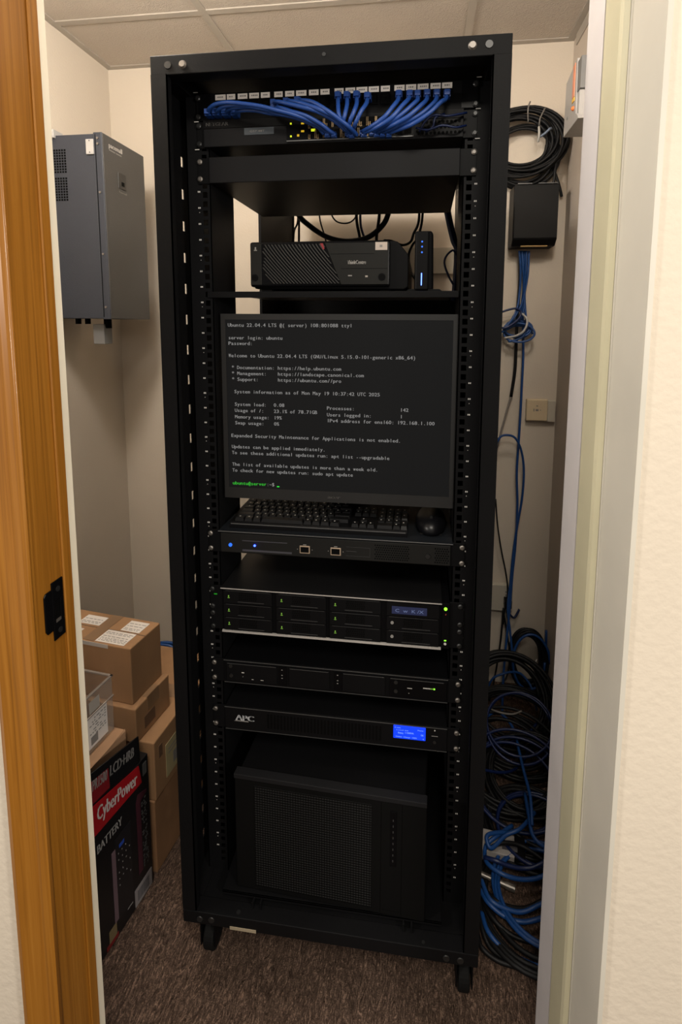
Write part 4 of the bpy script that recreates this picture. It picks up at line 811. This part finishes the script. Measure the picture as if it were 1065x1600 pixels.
for k, p in RWALL.items():
    lb, M, r = RWL[k]; nm = 'cable_tie' if k in ('white', 'w2') else 'cable'
    cable(nm, [(min(x, RX-.008), min(y, BY-.008), z) for x, y, z in p], r, M, lb, nm.replace('_', ' '), sub=6)
coil('cable_coil', (.455, .955, 1.275), (1, 0, 0), (0, .2, 1), .035, .050, 5, .0036, BLUEW, 'small tied bundle of blue cable half hidden behind the rack post', 15, dz=.02, ell=.6)
# outlets
def plate(name, label, x0, x1, z0, z1, M, sock):
    t = thing(name, label, 'wall outlet', ((x0+x1)/2, BY, z0))
    MB().box(x0, x1, BY-.022, BY-.0005, z0, z1).build('box', M, t, bev=.002)
    for x, z, w, h in sock: MB().box(x-w/2, x+w/2, BY-.0228, BY-.0218, z-h/2, z+h/2).build('opening', GREYPR, t)
    return t
t = plate('wall_outlet', 'ivory surface outlet box on the back wall near the right corner', .506, .574, .972, 1.044, IVORY, [(.540, 1.008, .009, .006), (.530, 1.008, .003, .009), (.551, 1.008, .003, .003), (.540, 1.022, .006, .003)])
MB().box(.575, .600, BY-.018, BY-.0005, .968, 1.040).build('side_plate', IVORYW, t, bev=.002)
t = plate('wall_outlet', 'low off-white outlet beside the rack post with a black plug in it', .414, .487, .286, .382, IVORYW, [(.466, .358, .010, .006), (.466, .346, .010, .006)])
PG = thing('power_plug', 'black power plug in the low off-white wall outlet', 'plug', (.468, BY-.03, .305)); MB().box(.456, .480, BY-.055, BY-.0225, .312, .342).build('plug_body', BLKP, PG, bev=.003); MB().cyl((.468, BY-.042, .312), (.468, BY-.044, .292), .005, 10).build('strain_relief', RUBBER, PG)
# cable heap
coil('cable_coil', (.537, .93, .150), (1, 0, 0), (0, .22, 1), .045, .058, 14, .0050, CBLK, 'upright black cable coil leaning on the back wall by the right corner', 21, dz=.016, ell=1.65)
coil('cable_coil', (.540, .915, .155), (1, 0, 0), (0, .22, 1), .056, .060, 1, .0044, BLUEW, 'single blue loop on the rim of the upright leaning coil', 22, dz=.008, ell=1.6)
specs = [((.44, .74, .10), .10, .15, 9, .0052, CBLK, (0, .5, .6), 'black coil behind the others, half sunk in the heap'),
 ((.46, .70, .05), .12, .17, 9, .0050, CBLK, (0, 1, .25), 'wide black coil lying low at the back of the heap'),
 ((.42, .58, .05), .11, .16, 8, .0050, CBLK, (0, 1, .3), 'black coil in the middle of the heap beside the rack'),
 ((.47, .54, .06), .08, .13, 7, .0048, CBLK, (.1, 1, .35), 'black coil against the right wall in mid heap'),
 ((.44, .50, .075), .10, .135, 3, .0040, BLUED, (0, 1, .3), 'dark blue loops over the middle of the heap'),
 ((.47, .64, .13), .09, .12, 2, .0038, BLUED, (.1, 1, .5), 'blue loops near the top of the heap by the right wall'),
 ((.45, .42, .020), .09, .125, 6, .0048, CBLK, (0, 1, .02), 'black coil lying on the carpet behind the white adapter'),
 ((.47, .40, .035), .09, .12, 2, .0044, BLUED, (0, 1, .05), 'blue coil lying on the carpet beside the white adapter'),
 ((.44, .235, .014), .11, .145, 6, .0050, CBLK, (0, 1, .0), 'black coil lying flat nearest the right door jamb'),
 ((.46, .245, .028), .10, .13, 3, .0044, BLUEW, (0, 1, .0), 'blue loops on the coil nearest the right door jamb')]
for i, (c, r0, r1, n, r, M, v, lb) in enumerate(specs):
    vv = Vector(v).normalized(); zmin = c[2] - r1*vv.z
    cz = c[2] + max(0, .016 - zmin) + (.0 if vv.z > .1 else 0)
    coil('cable_coil', (c[0], c[1], cz), (1, 0, 0), v, r0, r1, n, r, M, lb, 40+i, dz=.008 if vv.z < .1 else .02)
fl = {'k1': ('outermost black cable of the floor loops nearest the doorway', CBLK), 'b1': ('blue cable curving along the front edge of the floor loops', BLUEW), 'k2': ('black cable just inside the frontmost floor loop', CBLK), 'b2': ('thick-looking blue loop in front of the white adapter, lower one', BLUEW), 'b3': ('blue loop in front of the white adapter, upper one', BLUEW), 'b4': ('blue loop crossing over the white adapter', BLUEW), 'b5': ('blue cable folded back behind the white adapter', BLUEW), 'b6': ('blue cable lying over the label of the white adapter', BLUED), 'b7': ('blue cable dropping from the heap towards the right jamb', BLUEW), 'k3': ('black cable lying beside the right front caster', CBLK), 'k4': ('black cable between the two blue front loops', CBLK), 'k5': ('black cable crossing the carpet behind the adapter', CBLK), 'k6': ('black cable looped above the white adapter', CBLK)}
for k, p in FLOORC.items():
    lb, M = fl[k]; r = .0048
    cable('cable', [(min(x, RX-.01), y, max(z, r+.001)) for x, y, z in p], r, M, lb, sub=6)
AD = thing('power_adapter', 'white labelled adapter box half buried in cables on the carpet', 'adapter', (.36, .33, 0), math.radians(-8))
MB().box(-.035, .065, -.012, .045, .001, .036).build('case', mat('adapter_white', (.36, .33, .31), .5), AD, bev=.002, local=True); MB().box(.012, .048, .002, .022, .0362, .0366).build('barcode', INK, AD, local=True); MB().box(.040, .066, -.0128, .046, .0008, .0364).build('dark_end', BLKP, AD, bev=.002, local=True)
CN = thing('cable_connector', 'grey metal cable connector lying in front of the white adapter', 'connector', (.36, .275, .01)); MB().cyl((.315, .28, .018), (.375, .262, .016), .006, 14).cyl((.372, .263, .016), (.392, .257, .016), .008, 14).build('sleeve', mat('dull_metal', (.20, .18, .16), .35, .7), CN)
# blue and black cables behind the boxes
for i, (c, r0, r1, n, r, M, lb, tl) in enumerate([((-.625, .62, .245), .05, .085, 6, .0045, BLUEW, 'blue cable bundle in the gap between the boxes and the rack', [(-.60, .66, .15), (-.62, .68, .008), (-.66, .72, .006)]), ((-.61, .64, .145), .05, .08, 7, .005, CBLK, 'black cable bundle below the blue one behind the boxes', [(-.60, .70, .05), (-.63, .72, .007), (-.70, .72, .006)])]):
    coil('cable_coil', c, (1, .1, 0), (0, .3, 1), r0, r1, n, r, M, lb, 60+i, dz=.04, ell=.7, tails=tl)
# rear cables inside the rack
RR = {'thick_a': ('thick black cable sagging in a deep arc behind the desktop computer', CBLK, .0085), 'a': ('thin black cable dropping at the far left behind the desktop computer', CBLK, .0030), 'b': ('black cable hanging straight down beside the thin left one', CBLK, .0036), 'c': ('thin black cable slanting down behind the desktop computer', CBLK, .0026), 'd': ('thin black cable bowed like a cup under the rack tray', CBLK, .0026), 'e': ('dark blue-black cable falling behind the thick arc, left of a pair', CBLK, .0050), 'f': ('dark blue-black cable falling behind the thick arc, right of a pair', BLUED, .0042), 'g': ('black cable falling behind the right end of the thick arc', CBLK, .0050), 'h': ('black cable running from above the modem to the desktop computer', CBLK, .0032), 'i': ('black cable dropping behind the modem', CBLK, .0030), 'j': ('thick dark blue cable slanting down beside the right rear post', BLUED, .0065), 'k': ('dark blue cable against the right rear post', BLUED, .0050), 'l': ('thin blue-black cable looped beside the modem', BLUED, .0026), 'm': ('black cord coiled between the desktop computer and the modem', CBLK, .0030), 'n': ('black cord lying on the shelf right of the modem', CBLK, .0034)}
for k, p in REAR.items():
    lb, M, r = RR[k]; q = [(x, y, max(z, 1.3575) if y < .45 else z) for x, y, z in p]
    if k in ('m', 'n'): q = [(x, y, 1.3575) for x, y, z in p[:4]]
    if k not in ('m', 'n'): q = [(q[0][0], .40, 1.615), (q[0][0], (q[0][1]+.40)/2+.02, 1.655)] + q
    cable('cable', q, r, M, lb, sub=6)
BK = MB().box(.02, .26, BY-.025, BY-.001, 1.46, 1.545).build('surface_raceway', IVORYW, None, bev=.002); props(BK, 'off-white surface raceway on the back wall behind the modem', 'cable raceway')
# ------------------------------------------------------------------ boxes on the left
def carton(name, label, near, deg, dx, dy, z0, h, M=CARD, cat='box', tape=True, group='cardboard boxes stacked by the left wall'):
    # near = right-front lower corner; extends dx to the left and dy back, turned deg clockwise
    t = thing(name, label, cat, (near[0], near[1], z0), math.radians(-deg), group)
    MB().box(-dx, 0, 0, dy, .0003, h).build('carton', M, t, bev=.0025, local=True)
    if tape:
        MB().box(-dx, 0.0006, dy/2-.022, dy/2+.022, h, h+.0006).build('tape', TAPE, t, local=True)
        MB().box(-.0005, .0008, dy/2-.022, dy/2+.022, h*.62, h+.0006).build('tape', TAPE, t, local=True)
    return t
A_ = carton('cardboard_box', 'cardboard box with white shipping labels on top, highest of the stack', (-.487, .200), 7.5, .36, .112, .420, .139, tape=False)
B_ = carton('cardboard_box', 'flat cardboard box directly under the topmost labelled box', (-.4735, .187), 7.0, .38, .130, .335, .085)
C_ = carton('cardboard_box', 'upper of the two cardboard boxes nearest the rack post, yellowed label on its side', (-.4365, .194), 5.0, .40, .34, .187, .1475)
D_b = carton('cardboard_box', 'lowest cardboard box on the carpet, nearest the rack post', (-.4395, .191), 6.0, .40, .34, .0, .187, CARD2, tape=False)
S_ = carton('cardboard_box', 'shallow cardboard box on the black battery carton, under the clear bin', (-.4870, .155), 0, .30, .001, .34, .001) if False else None
def shiplabel(p, x0, x1, y0, y1, z, seed):
    l = MB().box(x0, x1, y0, y1, z, z+.0008).build('shipping_label', WHITE, p, local=True); random.seed(seed); b = MB()
    y = y0 + .005
    while y < y1-.005:
        x = x0+.004
        while x < x1-.008:
            w = random.uniform(.003, .012); b.box(x, min(x+w, x1-.003), y, y+.0018, z+.0009, z+.0011); x += w+.003
        y += random.choice((.005, .007, .010))
    b.build('print', GREYPR, l, local=True)
shiplabel(A_, -.100, -.022, .006, .052, .139, 1); shiplabel(A_, -.072, -.020, .058, .100, .139, 2); shiplabel(A_, -.195, -.135, .060, .095, .139, 3); shiplabel(A_, -.23, -.16, .012, .040, .139, 4)
MB().box(-.36, 0.0006, .052, .0545, .139, .1396).build('flap_seam', mat('seam_brown', (.16, .09, .05), .8), A_, local=True)
MB().box(-.133, -.103, .004, .108, .139, .1399).build('tape', TAPE, A_, local=True)
MB().box(-.21, -.06, -.0006, .0, .130, .1392).build('tape_edge', mat('white_tape', (.5, .46, .42), .3), A_, local=True)
MB().box(0, .0008, .045, .130, .020, .105).build('label', mat('yellowed_label', (.42, .35, .19), .6), C_, local=True)
b = MB(); b.box(.0008, .001, .055, .12, .085, .088); b.box(.0008, .001, .055, .10, .075, .078); b.box(.0008, .001, .075, .095, .035, .065); b.build('print', GREYPR, C_, local=True)
MB().box(0, .0007, .018, .032, .095, .125).build('print', mat('brown_print', (.14, .075, .04), .8), C_, local=True)
MB().box(0, .0007, .030, .070, .015, .045).build('print', bpy.data.materials['brown_print'], B_, local=True)
# black battery carton, open flap, red band
UB = thing('battery_carton', 'black and red battery carton standing on the carpet with an open top flap', 'box', (-.4395, .172, 0), math.radians(-8.8))
def us(s): return s - .172     # distance along the face, measured from the near end
MB().box(-.30, 0, -.300, 0, .0005, .330).build('carton', BOXB, UB, bev=.0015, local=True)
b = MB(); b.prism([(-.30, .3305), (-.024, .3305), (-.026, .392), (-.30, .452)], 'X', -.0035, -.001); b.build('flap', BOXB, UB, local=True)
b = MB(); b.prism([(us(-.06), .303-.012), (us(-.06), .358+.010), (us(.140), .3265), (us(.148), .2790)], 'X', .0002, .0008); band = b.build('red_band', RED, UB, local=True)
b = MB(); b.prism([(us(-.05), .364), (us(-.05), .418), (us(.0532), .3965), (us(.055), .352)], 'X', -.0008, -.0002); b.build('red_patch', mat('dark_red_print', (.16, .006, .01), .5), UB, local=True)
def stext(s, s0, z0, h, w, M, slope, shear=.0, bold=.0006, x=.0010):
    return text('lettering', s, (x, us(s0), z0), (0, 1, slope), (0, 0, 1), h, M, UB, width=w, local=True, shear=shear, bold=bold)
stext('CyberPower', .0150, .3130, .0300, .1180, WHITEP, -.20, .06, .0016)
stext('BATTERY', .0110, .2440, .0185, .0700, mat('dim_white_print', (.36, .35, .34), .6), -.02, 0, .0008)
stext('PR1500', .0080, .3850, .0230, .0400, GREYPR, -.22, .1, .001, x=.0002)
stext('LCD\u00b7HRB', .0560, .3760, .0230, .0720, GREYPR, -.22, .1, .001, x=.0002)
stext('7', .1290, .2960+.018, .012, .0070, WHITEP, 0, .1, .0008) if False else None
b = MB(); b.box(.0002, .0010, us(.1525), us(.165), .290, .318); b.build('grey_print', mat('dim_print', (.07, .07, .07), .6), UB, local=True)
PL = mat('purple_grey_print', (.13, .085, .10), .45); DP = mat('dark_plum_print', (.045, .010, .018), .45)
b = MB(); b.box(.0002, .0010, us(.0480), us(.0590), -.0+.040, .205); b.build('pictured_unit_edge', PL, UB, local=True)
b = MB(); b.box(.0002, .0008, us(.0590), us(.1060), .035, .225); u = b.build('pictured_unit', mat('pictured_black', (.010, .010, .012), .3), UB, local=True)
b = MB(); b.box(.0008, .0012, us(.0700), us(.0850), .196, .204); b.build('blue_print', mat('blue_print', (.02, .06, .35), .4), u, local=True)
b = MB(); random.seed(9); [b.box(.0008, .0012, us(.066+i*.011), us(.068+i*.011), .11+j*.015, .1125+j*.015) for i in range(4) for j in range(6) if random.random() < .7]; b.build('dots_print', GREYPR, u, local=True)
b = MB(); b.prism([(us(.1260), .07), (us(.1260), .245), (us(.1330), .262), (us(.1610), .252), (us(.1610), .245), (us(.1400), .240), (us(.1400), .07)], 'X', .0002, .0009); b.build('plum_panel', DP, UB, local=True)
b = MB(); random.seed(19)
for j in range(26):
    z = .235 - j*.0065; s0 = .1430; 
    while s0 < .158:
        w = random.uniform(.001, .004)
        if random.random() < .45: b.box(.0003, .0010, us(s0), us(s0+w), z, z+.003)
        s0 += w+.001
b.build('small_print', bpy.data.materials['dim_print'], UB, local=True)
l = MB().box(.0002, .0010, us(.1095), us(.1665), .004, .046).build('barcode_label', mat('barcode_paper', (.22, .20, .20), .6), UB, local=True)
b = MB(); random.seed(29); s0 = .118
while s0 < .155: w = random.choice((.0006, .0011, .0018)); b.box(.0011, .0014, us(s0), us(s0+w), .012, .038); s0 += w + random.choice((.0006, .001))
b.build('barcode', INK, l, local=True)
b = MB(); b.box(.0002, .0009, us(.030), us(.052), .010, .040); b.build('badge_print', mat('badge_tan', (.16, .12, .06), .5), UB, local=True); b = MB(); b.box(.0002, .0011, us(.022), us(.056), .004, .013); b.build('badge_ribbon', mat('ribbon_red', (.16, .01, .01), .5), UB, local=True)
b = MB(); b.box(.0002, .0008, us(.086), us(.102), .028, .030); b.build('thin_print', GREYPR, UB, local=True)
# shallow carton on the battery carton
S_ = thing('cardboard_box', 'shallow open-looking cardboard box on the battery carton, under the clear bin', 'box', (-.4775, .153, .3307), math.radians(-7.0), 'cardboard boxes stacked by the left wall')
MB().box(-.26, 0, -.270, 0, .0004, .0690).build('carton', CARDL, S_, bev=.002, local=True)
MB().prism([(-.014, -.27), (0.002, -.27), (.002, -.06), (-.002, -.0), (-.010, -.06)], 'Z', .0692, .0705).build('folded_edge', CARDL, S_, local=True)
# clear bin
CBn = thing('clear_plastic_bin', 'clear plastic bin with paper labels, standing on the shallow cardboard box', 'bin', (-.503, .150, .4015), math.radians(-7.0))
b = MB(); w_, l_, h_ = .19, .24, .128
b.box(-.0015, 0, -l_, 0, 0.0005, h_); b.box(-w_, 0, -.0015, 0, 0.0005, h_); b.box(-w_, -w_+.0015, -l_, 0, .0005, h_); b.box(-w_, 0, -l_, 0, .0005, .002)
b.build('walls', CLEAR, CBn, local=True)
b = MB(); b.box(-.003, .002, -l_, .002, h_-.003, h_); b.box(-w_, .002, -.003, .002, h_-.003, h_); b.box(-.001, .0022, -l_, .002, h_*.62, h_*.62+.002); b.build('rim', mat('clear_rim', (.26, .22, .19), .3), CBn, local=True)
pl = MB().box(.0004, .0010, -.078, -.020, .010, .082).build('paper_label', WHITE, CBn, local=True)
b = MB(); random.seed(8)
for j in range(7):
    y = -.072
    while y < -.026: w = random.uniform(.003, .009); b.box(.0011, .0013, y, min(y+w, -.024), .070-j*.006, .0725-j*.006) if random.random() < .7 else 0; y += w+.003
b.box(.0011, .0013, -.070, -.050, .016, .034); b.build('print', GREYPR, pl, local=True)
MB().box(.0004, .0010, -.070, -.040, .086, .112).build('paper_label', mat('paper_tan', (.42, .38, .33), .7), CBn, local=True)
it = MB().box(-.59, -.525, -.02, .085, .4045, .50).build('blue_carton', mat('blue_carton', (.02, .10, .32), .5), None, bev=.001); props(it, 'small blue and white carton inside the clear bin', 'box')
it = MB().box(-.585, -.53, .045, .08, .5005, .5055).build('dark_pouch', BLKP, None, bev=.001); props(it, 'dark pouch on the small carton in the clear bin', 'pouch')
